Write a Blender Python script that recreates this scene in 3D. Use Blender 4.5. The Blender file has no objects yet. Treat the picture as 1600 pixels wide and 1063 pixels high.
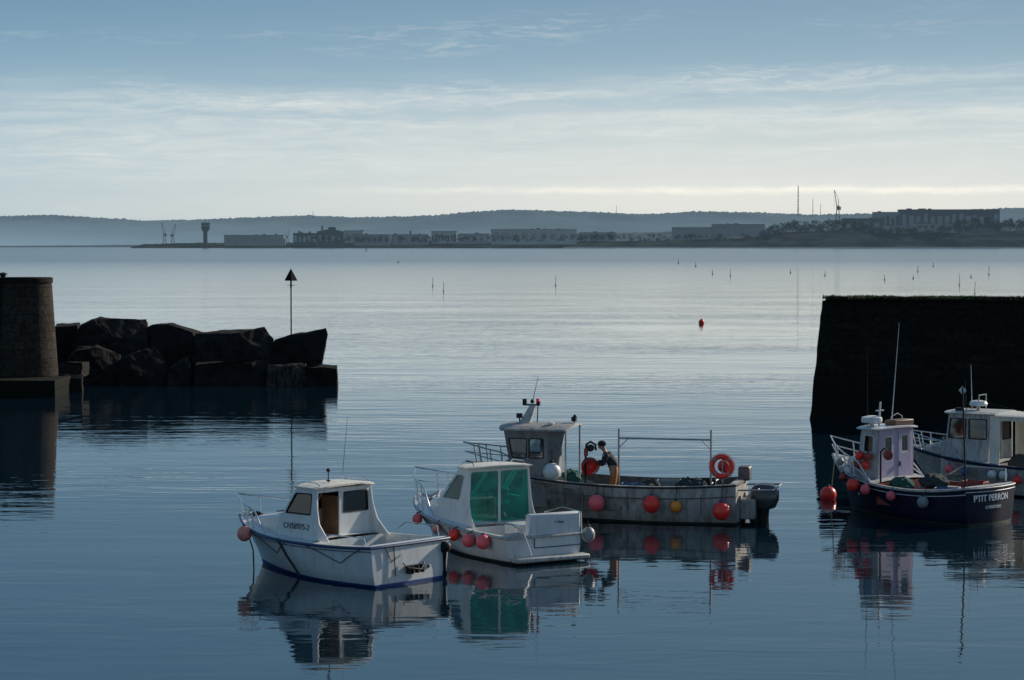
import bpy, bmesh, math, random
from mathutils import Vector, Matrix, noise
from mathutils.geometry import tessellate_polygon
R=math.radians; PI=math.pi
F=3600.0; H=7.0
pitch=math.atan((531.5-383)/F); cp,sp=math.cos(pitch),math.sin(pitch)
scene=bpy.context.scene; C=scene.collection
random.seed(4)
def ray(px,py):
    u=(px-800)/F; v=(531.5-py)/F
    return Vector((u, cp+v*sp, -sp+v*cp))
def at(px,py,D):
    d=ray(px,py); t=D/d.y; return Vector((0,0,H))+d*t
def wat(px,py,z=0):
    d=ray(px,py); t=(z-H)/d.z; return Vector((0,0,H))+d*t
# ---------------------------------------------------------------- materials
def newmat(name):
    m=bpy.data.materials.new(name); m.use_nodes=True
    return m,m.node_tree,m.node_tree.nodes['Principled BSDF']
def pm(name,col,rough=.5,var=.2,scale=3.0,metal=0,bump=0,col2=None,stretch=(1,1,1),coat=0,c2amt=(.5,.7),spec=.5):
    m,nt,b=newmat(name); N=nt.nodes; L=nt.links
    tc=N.new('ShaderNodeTexCoord'); mp=N.new('ShaderNodeMapping'); mp.inputs['Scale'].default_value=stretch
    L.new(tc.outputs['Object'],mp.inputs[0])
    n=N.new('ShaderNodeTexNoise'); n.inputs['Scale'].default_value=scale; n.inputs['Detail'].default_value=6; n.inputs['Roughness'].default_value=.62
    L.new(mp.outputs[0],n.inputs[0])
    r=N.new('ShaderNodeValToRGB'); e=r.color_ramp.elements
    dk=tuple(c*(1-var) for c in col)+(1,); lt=tuple(min(1,c*(1+var*.6)) for c in col)+(1,)
    e[0].position=.3; e[0].color=dk; e[1].position=.7; e[1].color=lt
    L.new(n.outputs[0],r.inputs[0]); out=r.outputs[0]
    if col2:
        n2=N.new('ShaderNodeTexNoise'); n2.inputs['Scale'].default_value=scale*1.9; n2.inputs['Detail'].default_value=8; n2.inputs['Roughness'].default_value=.7
        mp2=N.new('ShaderNodeMapping'); mp2.inputs['Location'].default_value=(7.3,2.1,4.4); mp2.inputs['Scale'].default_value=stretch
        L.new(tc.outputs['Object'],mp2.inputs[0]); L.new(mp2.outputs[0],n2.inputs[0])
        r2=N.new('ShaderNodeValToRGB'); r2.color_ramp.elements[0].position=c2amt[0]; r2.color_ramp.elements[1].position=c2amt[1]
        L.new(n2.outputs[0],r2.inputs[0])
        mx=N.new('ShaderNodeMixRGB'); L.new(r2.outputs[0],mx.inputs[0]); L.new(out,mx.inputs[1]); mx.inputs[2].default_value=tuple(col2)+(1,)
        out=mx.outputs[0]
    L.new(out,b.inputs['Base Color'])
    b.inputs['Roughness'].default_value=rough; b.inputs['Metallic'].default_value=metal; b.inputs['Specular IOR Level'].default_value=spec
    if coat: b.inputs['Coat Weight'].default_value=coat
    if bump:
        bp=N.new('ShaderNodeBump'); bp.inputs['Distance'].default_value=bump; bp.inputs['Strength'].default_value=1
        L.new(n.outputs[0],bp.inputs['Height']); L.new(bp.outputs[0],b.inputs['Normal'])
    return m
M={}
M['white']=pm('white_gelcoat',(.64,.65,.65),.32,.12,2.2,col2=(.34,.31,.25),stretch=(2,2,.5),coat=.25,c2amt=(.54,.80))
M['cream']=pm('cream_gelcoat',(.72,.67,.57),.38,.12,2.5,col2=(.36,.30,.22),stretch=(2,2,.6),c2amt=(.55,.8))
M['grime_shade']=pm('grimy_shaded_white',(.46,.46,.45),.5,.18,3,col2=(.15,.13,.10),stretch=(2,2,.6),c2amt=(.44,.72))  # dirty white; on the rear boat its darker tone also paints shade
M['navy']=pm('navy_paint',(.007,.009,.028),.5,.3,3,col2=(.025,.025,.035),spec=.2,c2amt=(.55,.8))
M['blue']=pm('blue_antifoul',(.012,.06,.25),.5,.3,4,col2=(.03,.05,.06))
M['bluestripe']=pm('blue_stripe',(.015,.04,.13),.35,.2,4)
M['black']=pm('black_rubber',(.015,.015,.017),.6,.3,6,spec=.3)
M['matblack']=pm('matt_black',(.008,.008,.009),.9,.3,6,spec=.1)
M['antifoul']=pm('dark_antifoul',(.03,.035,.035),.6,.3,5,col2=(.05,.07,.03))
M['alu']=pm('weathered_aluminium',(.38,.38,.365),.6,.35,2.2,metal=.2,col2=(.15,.11,.08),stretch=(1.5,1.5,.5),bump=.004,c2amt=(.46,.70))
M['alupale']=pm('pale_aluminium',(.42,.43,.43),.5,.2,4,metal=.2,col2=(.22,.22,.21))
M['alumid']=pm('wheelhouse_grey',(.21,.21,.21),.6,.3,2.2,metal=.2,col2=(.10,.08,.06),stretch=(1.5,1.5,.5),c2amt=(.46,.75))
M['aludark']=pm('dark_aluminium',(.14,.14,.14),.55,.3,4,metal=.3,col2=(.07,.05,.04))
M['cowl']=pm('grey_motor_cowl',(.05,.053,.06),.35,.2,4,col2=(.03,.03,.03),coat=.3)
M['grey']=pm('grey_deck_paint',(.24,.25,.25),.7,.25,5,col2=(.10,.08,.06))
M['steel']=pm('stainless_tube',(.6,.6,.6),.25,.1,6,metal=.9)
M['galv']=pm('galvanised_tube',(.35,.36,.37),.45,.2,6,metal=.6)
M['red']=pm('red_buoy_vinyl',(.88,.045,.03),.38,.12,5,col2=(.5,.06,.05),c2amt=(.6,.85))
M['pink']=pm('faded_pink_vinyl',(.85,.13,.15),.42,.12,5,col2=(.5,.14,.13),c2amt=(.6,.85))
M['salmon']=pm('salmon_vinyl',(.80,.27,.20),.42,.12,5,col2=(.4,.17,.12),c2amt=(.6,.85))
M['orange']=pm('orange_vinyl',(.80,.27,.02),.42,.15,5,col2=(.4,.15,.03),c2amt=(.6,.85))
M['bwhite']=pm('white_buoy_vinyl',(.66,.67,.66),.45,.12,5,col2=(.3,.3,.27),c2amt=(.55,.8))
M['bgrey']=pm('grey_buoy_vinyl',(.25,.28,.29),.5,.15,5,col2=(.12,.12,.1))
M['rope']=pm('dark_rope',(.05,.05,.045),.9,.3,30)
M['ropepale']=pm('pale_rope',(.35,.33,.27),.9,.3,30)
M['lilac']=pm('lilac_paint',(.43,.37,.51),.5,.12,3,col2=(.25,.20,.22),stretch=(2,2,.6),c2amt=(.55,.8))
M['redpaint']=pm('red_deck_paint',(.42,.05,.03),.55,.3,4,col2=(.10,.03,.025),c2amt=(.42,.62))
M['brown']=pm('brown_wood',(.13,.065,.035),.6,.3,4,stretch=(1,6,1))
M['green']=pm('green_tarp',(.02,.16,.12),.6,.3,5)
M['bluebox']=pm('blue_fish_box',(.03,.12,.25),.5,.2,5)
M['net']=pm('dark_net',(.035,.05,.05),.95,.5,30,bump=.02)
M['netgreen']=pm('green_net',(.02,.10,.08),.95,.5,30,bump=.02)
M['oilskin']=pm('orange_oilskin',(.34,.12,.012),.65,.2,8,bump=.004)
M['jacket']=pm('navy_jacket',(.015,.025,.045),.85,.25,10,bump=.004)
M['skin']=pm('skin',(.32,.18,.12),.55,.1,8)
M['cap']=pm('dark_cap',(.02,.02,.025),.9,.2,10)
M['letter_black']=pm('black_lettering',(.03,.03,.035),.5,.1,5)
M['letter_white']=pm('white_lettering',(.75,.75,.77),.5,.1,5)
def glass(name,tint,gl,diff=None,dfac=0):
    m,nt,b=newmat(name); N=nt.nodes; L=nt.links; N.remove(b)
    o=[x for x in N if x.type=='OUTPUT_MATERIAL'][0]
    t=N.new('ShaderNodeBsdfTransparent'); t.inputs[0].default_value=tint+(1,)
    g=N.new('ShaderNodeBsdfGlossy'); g.inputs['Roughness'].default_value=.04; g.inputs[0].default_value=(.9,.95,1,1)
    fr=N.new('ShaderNodeFresnel'); fr.inputs[0].default_value=1.5
    ad=N.new('ShaderNodeMath'); ad.operation='ADD'; ad.inputs[1].default_value=gl; ad.use_clamp=True
    L.new(fr.outputs[0],ad.inputs[0])
    cur=t.outputs[0]
    if diff:
        d=N.new('ShaderNodeBsdfDiffuse'); tcx=N.new('ShaderNodeTexCoord'); nn=N.new('ShaderNodeTexNoise'); nn.inputs['Scale'].default_value=3; nn.inputs['Detail'].default_value=4
        L.new(tcx.outputs['Object'],nn.inputs[0]); rr=N.new('ShaderNodeValToRGB'); rr.color_ramp.elements[0].position=.38; rr.color_ramp.elements[1].position=.62
        rr.color_ramp.elements[0].color=tuple(c*.3 for c in diff)+(1,); rr.color_ramp.elements[1].color=diff+(1,)
        L.new(nn.outputs[0],rr.inputs[0]); L.new(rr.outputs[0],d.inputs[0])
        m1=N.new('ShaderNodeMixShader'); m1.inputs[0].default_value=dfac; L.new(cur,m1.inputs[1]); L.new(d.outputs[0],m1.inputs[2]); cur=m1.outputs[0]
    mx=N.new('ShaderNodeMixShader'); L.new(ad.outputs[0],mx.inputs[0]); L.new(cur,mx.inputs[1]); L.new(g.outputs[0],mx.inputs[2])
    L.new(mx.outputs[0],o.inputs[0]); return m
M['glass']=glass('clear_window_glass',(.62,.68,.7),.03)
M['glassdark']=glass('smoked_window_glass',(.2,.2,.2),.02)
M['greenglass']=glass('green_perspex',(.20,1.0,.86),.02,(.03,.55,.45),.15)
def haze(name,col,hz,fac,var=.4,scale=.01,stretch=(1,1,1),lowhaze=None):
    """distant surface with sea haze painted in: dark diffuse mixed with emissive air light"""
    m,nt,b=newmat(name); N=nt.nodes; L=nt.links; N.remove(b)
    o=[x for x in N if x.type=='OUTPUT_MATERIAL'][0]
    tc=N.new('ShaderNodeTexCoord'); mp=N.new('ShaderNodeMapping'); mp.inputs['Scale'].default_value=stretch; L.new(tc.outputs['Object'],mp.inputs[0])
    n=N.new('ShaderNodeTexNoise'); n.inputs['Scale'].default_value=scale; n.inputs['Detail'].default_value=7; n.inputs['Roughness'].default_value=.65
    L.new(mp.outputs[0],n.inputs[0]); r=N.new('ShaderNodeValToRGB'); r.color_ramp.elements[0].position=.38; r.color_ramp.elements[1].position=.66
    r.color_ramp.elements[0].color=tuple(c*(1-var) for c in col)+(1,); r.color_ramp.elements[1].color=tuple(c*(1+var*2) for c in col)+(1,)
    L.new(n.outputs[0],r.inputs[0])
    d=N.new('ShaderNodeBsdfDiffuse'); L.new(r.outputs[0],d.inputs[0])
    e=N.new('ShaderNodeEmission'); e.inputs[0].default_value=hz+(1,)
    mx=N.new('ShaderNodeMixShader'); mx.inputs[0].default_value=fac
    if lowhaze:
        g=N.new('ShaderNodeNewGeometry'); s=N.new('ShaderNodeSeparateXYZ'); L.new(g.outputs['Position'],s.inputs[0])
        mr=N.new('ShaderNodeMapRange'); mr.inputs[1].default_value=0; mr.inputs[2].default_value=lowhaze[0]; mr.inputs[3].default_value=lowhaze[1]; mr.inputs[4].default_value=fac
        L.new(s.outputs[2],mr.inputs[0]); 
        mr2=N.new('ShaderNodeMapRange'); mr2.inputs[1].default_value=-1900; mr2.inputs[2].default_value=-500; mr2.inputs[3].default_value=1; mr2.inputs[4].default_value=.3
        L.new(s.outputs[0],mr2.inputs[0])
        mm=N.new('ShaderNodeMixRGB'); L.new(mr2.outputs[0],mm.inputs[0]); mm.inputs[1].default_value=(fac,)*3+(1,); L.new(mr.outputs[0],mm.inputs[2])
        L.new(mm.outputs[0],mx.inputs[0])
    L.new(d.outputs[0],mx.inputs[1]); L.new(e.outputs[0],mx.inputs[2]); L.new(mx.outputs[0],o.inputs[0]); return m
HZ=(.21,.31,.39)  # haze colour, painted into the far materials as emission
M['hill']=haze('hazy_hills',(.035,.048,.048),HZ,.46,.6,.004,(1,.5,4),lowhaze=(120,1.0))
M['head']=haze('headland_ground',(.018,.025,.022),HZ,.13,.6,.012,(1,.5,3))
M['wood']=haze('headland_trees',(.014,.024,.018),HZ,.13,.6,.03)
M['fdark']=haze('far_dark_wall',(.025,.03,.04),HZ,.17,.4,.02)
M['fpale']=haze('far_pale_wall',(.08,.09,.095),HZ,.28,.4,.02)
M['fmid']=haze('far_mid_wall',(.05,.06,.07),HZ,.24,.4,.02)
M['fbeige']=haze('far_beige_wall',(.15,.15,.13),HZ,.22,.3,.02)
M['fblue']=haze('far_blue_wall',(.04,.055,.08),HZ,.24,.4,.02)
# ---------------------------------------------------------------- mesh builder
class MB:
    def __init__(s): s.v=[];s.f=[];s.m=[]
    def add(s,vs,fs,mi=0):
        o=len(s.v); s.v+= [tuple(v) for v in vs]
        for f in fs: s.f.append([i+o for i in f]); s.m.append(mi)
        return s
    def box(s,c,d,rot=None,mi=0,top=(1,1)):
        x,y,z=[k/2 for k in d]; vs=[]
        for sz in (-1,1):
            tx,ty=(top if sz>0 else (1,1))
            for a,b in ((-1,-1),(1,-1),(1,1),(-1,1)): vs.append(Vector((a*x*tx,b*y*ty,sz*z)))
        if rot is not None: vs=[rot@v for v in vs]
        vs=[v+Vector(c) for v in vs]
        return s.add(vs,[(3,2,1,0),(4,5,6,7),(0,1,5,4),(1,2,6,5),(2,3,7,6),(3,0,4,7)],mi)
    def tube(s,pts,r,n=8,mi=0,closed=False,r2=None):
        P=[Vector(p) for p in pts]; k=len(P); vs=[];fs=[]
        up=None
        for i in range(k):
            if closed: t=(P[(i+1)%k]-P[i-1])
            else: t=P[min(i+1,k-1)]-P[max(i-1,0)]
            t.normalize()
            if up is None:
                up=Vector((0,0,1)) if abs(t.z)<.9 else Vector((1,0,0))
            a=t.cross(up)
            if a.length<1e-4: a=t.cross(Vector((0,1,0)))
            a.normalize(); b=a.cross(t).normalized(); up=b
            rr=r if r2 is None else r+(r2-r)*i/(k-1)
            for j in range(n):
                q=2*PI*j/n; vs.append(P[i]+(a*math.cos(q)+b*math.sin(q))*rr)
        m=k if closed else k-1
        for i in range(m):
            for j in range(n):
                a0=i*n+j;a1=i*n+(j+1)%n;b0=((i+1)%k)*n+j;b1=((i+1)%k)*n+(j+1)%n
                fs.append((a0,a1,b1,b0))
        if not closed: fs.append(tuple(range(n))[::-1]); fs.append(tuple(range((k-1)*n,k*n)))
        return s.add(vs,fs,mi)
    def lathe(s,prof,c=(0,0,0),n=20,rot=None,mi=0,cap=True):
        vs=[];fs=[];c=Vector(c)
        for r,z in prof:
            for j in range(n):
                q=2*PI*j/n; v=Vector((r*math.cos(q),r*math.sin(q),z))
                if rot is not None: v=rot@v
                vs.append(v+c)
        for i in range(len(prof)-1):
            for j in range(n): fs.append((i*n+j,i*n+(j+1)%n,(i+1)*n+(j+1)%n,(i+1)*n+j))
        if cap: fs.append(tuple(range(n))[::-1]); fs.append(tuple(range((len(prof)-1)*n,len(prof)*n)))
        return s.add(vs,fs,mi)
    def ball(s,c,r,n=20,k=12,sc=(1,1,1),mi=0):
        pr=[(max(1e-4,math.sin(PI*i/k))*r,-math.cos(PI*i/k)*r) for i in range(k+1)]
        m=Matrix.Diagonal(Vector(sc)); return s.lathe(pr,c,n,m,mi)
    def panel(s,outer,holes,o,u,v,t,mi=0):
        o,u,v=Vector(o),Vector(u),Vector(v); nn=u.cross(v).normalized()*t
        loops=[outer]+list(holes); flat=[];rng=[]
        for lp in loops:
            a=len(flat); flat+=lp; rng.append((a,len(flat)))
        tr=tessellate_polygon([[Vector((p[0],p[1],0)) for p in lp] for lp in loops])
        k=len(flat); vs=[o+u*p[0]+v*p[1] for p in flat]; vs=vs+[q+nn for q in vs]; fs=[]
        for a,b,c in tr: fs.append((a,b,c)); fs.append((c+k,b+k,a+k))
        for a,b in rng:
            for i in range(a,b):
                j=i+1 if i+1<b else a; fs.append((i,j,j+k,i+k))
        return s.add(vs,fs,mi)
    def build(s,name,mats,parent=None,smooth=True,bevel=0,ang=38,fix=True,loc=None):
        me=bpy.data.meshes.new(name); me.from_pydata(s.v,[],s.f)
        if not isinstance(mats,(list,tuple)): mats=[mats]
        for q in mats: me.materials.append(M[q] if isinstance(q,str) else q)
        for p,mi in zip(me.polygons,s.m): p.material_index=mi
        me.update()
        if fix:
            bm=bmesh.new(); bm.from_mesh(me); bmesh.ops.recalc_face_normals(bm,faces=bm.faces); bm.to_mesh(me); bm.free()
        if smooth:
            for p in me.polygons: p.use_smooth=True
            me.set_sharp_from_angle(angle=R(ang))
        ob=bpy.data.objects.new(name,me); C.objects.link(ob)
        if parent: ob.parent=parent
        if loc: ob.location=loc
        if bevel:
            bv=ob.modifiers.new('Bevel','BEVEL'); bv.width=bevel; bv.segments=2; bv.limit_method='ANGLE'; bv.angle_limit=R(40)
        return ob
def tag(o,label=None,cat=None,group=None,kind=None):
    if label: o['label']=label
    if cat: o['category']=cat
    if group: o['group']=group
    if kind: o['kind']=kind
    return o
def empty(name,loc=(0,0,0),rz=0,label=None,cat=None,group=None):
    o=bpy.data.objects.new(name,None); C.objects.link(o); o.location=loc; o.rotation_euler=(0,0,rz); o.empty_display_size=.2
    return tag(o,label,cat,group)
def rpoly(pts,r,n=4):
    out=[];k=len(pts)
    for i in range(k):
        a=Vector(pts[i-1]);b=Vector(pts[i]);c=Vector(pts[(i+1)%k])
        da=(a-b);dc=(c-b); ra=min(r,da.length*.45); rc=min(r,dc.length*.45)
        p=b+da.normalized()*ra; q=b+dc.normalized()*rc
        for j in range(n+1):
            t=j/n; w=p*(1-t)**2+b*2*t*(1-t)+q*t*t; out.append((w.x,w.y))
    return out
def grow(pts,d):
    cx=sum(p[0] for p in pts)/len(pts);cy=sum(p[1] for p in pts)/len(pts)
    wx=max(p[0] for p in pts)-cx;wy=max(p[1] for p in pts)-cy
    return [(cx+(p[0]-cx)*(1+d/wx),cy+(p[1]-cy)*(1+d/wy)) for p in pts]
def window(parent,poly,o,u,v,t,fmat='black',gmat='glass',fw=.03):
    sgn=1 if t>0 else -1; nn=Vector(u).cross(Vector(v)).normalized()*sgn
    o=Vector(o)
    f=MB().panel(grow(poly,fw),[grow(poly,-.006)],o-nn*.009,u,v,sgn*(abs(t)+.018)).build('window',fmat,parent)
    MB().panel(grow(poly,.003),[],o+nn*(abs(t)*.5),u,v,sgn*.004).build('pane',gmat,f)
    return f
def text(body,size,parent,o,xa,ya,mat,name='lettering',ext=.003,bold=0,bulge=None):
    cu=bpy.data.curves.new('txt','FONT'); cu.body=body; cu.size=size; cu.align_x='CENTER'; cu.align_y='CENTER'; cu.extrude=ext; cu.offset=bold
    ob=bpy.data.objects.new('txt',cu); C.objects.link(ob); bpy.context.view_layer.update()
    dg=bpy.context.evaluated_depsgraph_get(); me=bpy.data.meshes.new_from_object(ob.evaluated_get(dg))
    bpy.data.objects.remove(ob); me.name=name; me.materials.clear(); me.materials.append(M[mat])
    xa=Vector(xa).normalized(); ya=Vector(ya).normalized(); za=xa.cross(ya).normalized(); ya=za.cross(xa)
    mt=Matrix((xa,ya,za)).transposed().to_4x4(); mt.translation=Vector(o); me.transform(mt)
    if bulge:
        for v in me.vertices: v.co.x-=bulge[0]*(1-min(1,(v.co.y/bulge[1])**2))
    t=bpy.data.objects.new(name,me); C.objects.link(t); t.parent=parent; return t
# ---------------------------------------------------------------- camera, light, world
cam=bpy.data.cameras.new('camera'); co=bpy.data.objects.new('camera',cam); C.objects.link(co); scene.camera=co
co.location=(0,0,H); co.rotation_euler=(PI/2-pitch,0,0); cam.sensor_width=36; cam.lens=36*F/1600; cam.clip_start=.5; cam.clip_end=40000
cam.dof.use_dof=True; cam.dof.focus_distance=54; cam.dof.aperture_fstop=5.6
SUN_AZ=R(52); SUN_EL=R(24)
sd=Vector((math.sin(SUN_AZ)*math.cos(SUN_EL),math.cos(SUN_AZ)*math.cos(SUN_EL),math.sin(SUN_EL)))
su=bpy.data.lights.new('sun','SUN'); su.energy=5.0; su.angle=R(.6); su.color=(1,.90,.76)
so=bpy.data.objects.new('sun',su); C.objects.link(so); so.rotation_euler=(-sd).to_track_quat('-Z','Y').to_euler(); so.location=(40,40,40)
w=bpy.data.worlds.new('World'); scene.world=w; w.use_nodes=True; nt=w.node_tree; N=nt.nodes; L=nt.links
bg=N['Background']; BS=.1; bg.inputs[1].default_value=BS
sky=N.new('ShaderNodeTexSky'); sky.sky_type='NISHITA'; sky.sun_disc=False; sky.sun_elevation=SUN_EL; sky.sun_rotation=SUN_AZ; sky.air_density=1; sky.dust_density=1; sky.ozone_density=2
tc=N.new('ShaderNodeTexCoord'); sx=N.new('ShaderNodeSeparateXYZ'); L.new(tc.outputs['Generated'],sx.inputs[0])
def mth(op,a,b=None,clamp=False):
    n=N.new('ShaderNodeMath'); n.operation=op; n.use_clamp=clamp
    for i,q in enumerate((a,b)):
        if q is None: continue
        if isinstance(q,(int,float)): n.inputs[i].default_value=q
        else: L.new(q,n.inputs[i])
    return n.outputs[0]
def ramp(x,els,interp='LINEAR'):
    n=N.new('ShaderNodeValToRGB'); n.color_ramp.interpolation=interp; e=n.color_ramp.elements
    while len(e)<len(els): e.new(.5)
    for q,(p,c) in zip(e,els):
        q.position=p; q.color=(c if isinstance(c,tuple) else (c,c,c))+(1,)
    L.new(x,n.inputs[0]); return n.outputs[0]
def mix(f,a,b,mode='MIX'):
    n=N.new('ShaderNodeMixRGB'); n.blend_type=mode
    for i,q in enumerate((f,a,b)):
        if isinstance(q,(int,float)): n.inputs[i].default_value=q if i==0 else (q,q,q,1)
        elif isinstance(q,tuple): n.inputs[i].default_value=q+(1,)
        else: L.new(q,n.inputs[i])
    return n.outputs[0]
el=sx.outputs[2]; az=mth('ARCTAN2',sx.outputs[0],sx.outputs[1])
grad=ramp(el,[(0,(.45,.55,.60)),(.018,(.51,.62,.68)),(.035,(.44,.58,.67)),(.06,(.32,.48,.60)),(.085,(.205,.36,.50)),(.106,(.145,.29,.43)),(.2,(.115,.29,.47)),(.4,(.07,.18,.32)),(1,(.06,.13,.25))])
grad10=mix(1,grad,(10,10,10),'MULTIPLY')
base=mix(.88,sky.outputs[0],grad10)
def cn0(a_in,e_in,sa,se,det,rough,off=0,dist=0):
    cx=N.new('ShaderNodeCombineXYZ'); L.new(mth('MULTIPLY',a_in,sa),cx.inputs[0]); L.new(mth('MULTIPLY',e_in,se),cx.inputs[1]); cx.inputs[2].default_value=off
    n=N.new('ShaderNodeTexNoise'); n.inputs['Scale'].default_value=1; n.inputs['Detail'].default_value=det; n.inputs['Roughness'].default_value=rough; n.inputs['Distortion'].default_value=dist
    L.new(cx.outputs[0],n.inputs[0]); return n.outputs[0]
warp=mth('ADD',mth('MULTIPLY',mth('SUBTRACT',cn0(az,el,9,26,5,.55,11.2),.5),.016),mth('MULTIPLY',az,-.014))
ew=mth('ADD',el,warp)
def cn(sa,se,det,rough,off=0,dist=0): return cn0(az,ew,sa,se,det,rough,off,dist)
side=ramp(mth('ADD',mth('MULTIPLY',az,1.6),.5,True),[(0,.6),(.5,.9),(1,1.0)])
bands=ramp(cn(4.2,125,4,.55,4.3,.5),[(.41,0.0),(.58,1.0)])
bands2=ramp(cn(10,210,5,.6,14.3,.6),[(.44,0.0),(.60,1.0)])
fine=ramp(cn(30,230,9,.68,1.3,.9),[(.32,.3),(.62,1.0)])
soft=ramp(cn(15,60,6,.62,7.3,.6),[(.3,0.1),(.62,1.0)])
mask=ramp(ew,[(0,.05),(.012,.22),(.028,.65),(.045,1),(.062,.9),(.070,.4),(.078,.0)])
veil=mth('MULTIPLY',mth('MULTIPLY',mth('ADD',mth('ADD',mth('MULTIPLY',bands,.5),mth('MULTIPLY',bands2,.25)),mth('MULTIPLY',soft,.30)),fine),mask)
clump=mth('MULTIPLY',ramp(cn(60,520,8,.65,9.1,.6),[(.47,0.0),(.62,1.0)]),ramp(cn(8,70,3,.5,3.7),[(.49,0),(.6,1)]))
clump=mth('MULTIPLY',clump,ramp(el,[(0,0),(.04,.4),(.066,.8),(.09,.6),(.108,0)]))
wob=mth('MULTIPLY',mth('SUBTRACT',cn0(az,el,34,0,8,.66,2.2),.5),.005)
gs=mth('DIVIDE',mth('SUBTRACT',mth('SUBTRACT',el,wob),.0236),.0015)
gs=mth('POWER',2.718,mth('MULTIPLY',mth('MULTIPLY',gs,gs),-1.0))
gs=mth('MULTIPLY',gs,ramp(mth('ADD',mth('MULTIPLY',az,2),.5,True),[(.30,0),(.5,.6),(.65,1.0)]))
gs=mth('MULTIPLY',gs,ramp(cn0(az,el,55,300,6,.7,6.6),[(.3,.35),(.55,1)]))
fac=mth('MULTIPLY',mth('ADD',veil,mth('MULTIPLY',clump,.5)),side,True)
glowaz=ramp(mth('ADD',mth('MULTIPLY',az,1.8),.5,True),[(.08,0.),(.62,1.),(.85,1.),(1,.7)])
base=mix(mth('MULTIPLY',glowaz,ramp(el,[(0,.36),(.018,.68),(.035,.48),(.07,.05)])),base,(9.0,8.6,7.6))
skyc=mix(mth('MULTIPLY',fac,.86),base,(7.6,7.9,7.6))
skyc=mix(mth('MULTIPLY',gs,.75),skyc,(10.2,9.8,8.7))
L.new(skyc,bg.inputs[0])
scene.view_settings.view_transform='Standard'; scene.view_settings.look='None'; scene.view_settings.exposure=0
# ---------------------------------------------------------------- water
def water():
    m,nt,b=newmat('sea_water'); N=nt.nodes; L=nt.links
    b.inputs['Base Color'].default_value=(.003,.013,.022,1); b.inputs['IOR'].default_value=1.40
    tc=N.new('ShaderNodeTexCoord')
    def nz(sc,scale,det,rot=0,rough=.5,dist=0):
        mp=N.new('ShaderNodeMapping'); mp.inputs['Scale'].default_value=sc; mp.inputs['Rotation'].default_value=(0,0,rot); L.new(tc.outputs['Object'],mp.inputs[0])
        n=N.new('ShaderNodeTexNoise'); n.inputs['Scale'].default_value=scale; n.inputs['Detail'].default_value=det; n.inputs['Roughness'].default_value=rough; n.inputs['Distortion'].default_value=dist
        L.new(mp.outputs[0],n.inputs[0]); return n.outputs[0]
    def mt(op,a,b):
        n=N.new('ShaderNodeMath'); n.operation=op
        for i,q in enumerate((a,b)):
            if isinstance(q,(int,float)): n.inputs[i].default_value=q
            else: L.new(q,n.inputs[i])
        return n.outputs[0]
    A=mt('MULTIPLY',nz((.30,1,1),.95,2,.12,.45,.4),.0130)
    B=mt('MULTIPLY',nz((.38,1,1),3.0,2,-.2),.0046)
    D=mt('MULTIPLY',nz((.3,1,1),.25,2,.3),.018)
    h=mt('ADD',mt('ADD',A,B),D)
    g=N.new('ShaderNodeNewGeometry'); s=N.new('ShaderNodeSeparateXYZ'); L.new(g.outputs['Position'],s.inputs[0])
    ykm=mt('MULTIPLY',s.outputs[1],.001)
    def rp(els):
        cr=N.new('ShaderNodeValToRGB'); e=cr.color_ramp.elements
        while len(e)<len(els): e.new(.5)
        for q,(p,c) in zip(e,els): q.position=p; q.color=(c,c,c,1)
        L.new(ykm,cr.inputs[0]); return cr.outputs[0]
    amp=rp([(.0,.34),(.062,.36),(.15,.60),(.4,.5),(1,.4)])
    # unresolved far wavelets widen the reflection lobe
    L.new(rp([(0,.018),(.08,.02),(.16,.035),(.35,.08),(1,.19)]),b.inputs['Roughness'])
    pt=N.new('ShaderNodeMapRange'); pt.inputs[1].default_value=.35; pt.inputs[2].default_value=.65; pt.inputs[3].default_value=.45*2.8; pt.inputs[4].default_value=1.45*2.8
    L.new(nz((.4,1,1),.06,3,.1),pt.inputs[0])
    h=mt('MULTIPLY',mt('MULTIPLY',h,amp),pt.outputs[0])
    bp=N.new('ShaderNodeBump'); bp.inputs['Distance'].default_value=1; bp.inputs['Strength'].default_value=1; L.new(h,bp.inputs['Height']); L.new(bp.outputs[0],b.inputs['Normal'])
    return m
M['water']=water()
tag(MB().add([(-15000,-300,0),(15000,-300,0),(15000,16000,0),(-15000,16000,0)],[(0,1,2,3)]).build('water','water',smooth=False),kind='structure')
# ---------------------------------------------------------------- far land
def interp(P,x):
    if x<=P[0][0]: return P[0][1]
    for (a,b),(c,d) in zip(P,P[1:]):
        if x<=c: return b+(d-b)*(x-a)/(c-a)
    return P[-1][1]
def land(name,mat,prof,x0,x1,D0,D1,D2,nx,amp,rows=8):
    mb=MB(); vs=[];fs=[]
    tot=rows+3
    for i in range(nx+1):
        px=x0+(x1-x0)*i/nx; ys=interp(prof,px)
        yt=ys-amp*abs(noise.noise(Vector((px*.09,3.1,D0*.01))))*1.6-amp*.9*noise.noise(Vector((px*.35,7.7,1)))
        zs=at(px,ys,D1).z; zr=at(px,yt,D1).z
        for j in range(tot+1):
            if j<=rows:
                t=j/rows; D=D0+(D1-D0)*t; z=zs*t*(1+.14*noise.noise(Vector((px*.008,t*4,D0*.01)))*(1-t))+(zr-zs)*t**8-(3 if j==0 else 0)
            else:
                t=(j-rows)/(tot-rows); D=D1+(D2-D1)*t; z=zr*(1-t)-3*t
            vs.append(((px-800)/F*D,D,z))
    for i in range(nx):
        for j in range(tot):
            a=i*(tot+1)+j; fs.append((a,a+tot+1,a+tot+2,a+1))
    mb.add(vs,fs); return tag(mb.build(name,mat,fix=True,ang=180),kind='structure')
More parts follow.
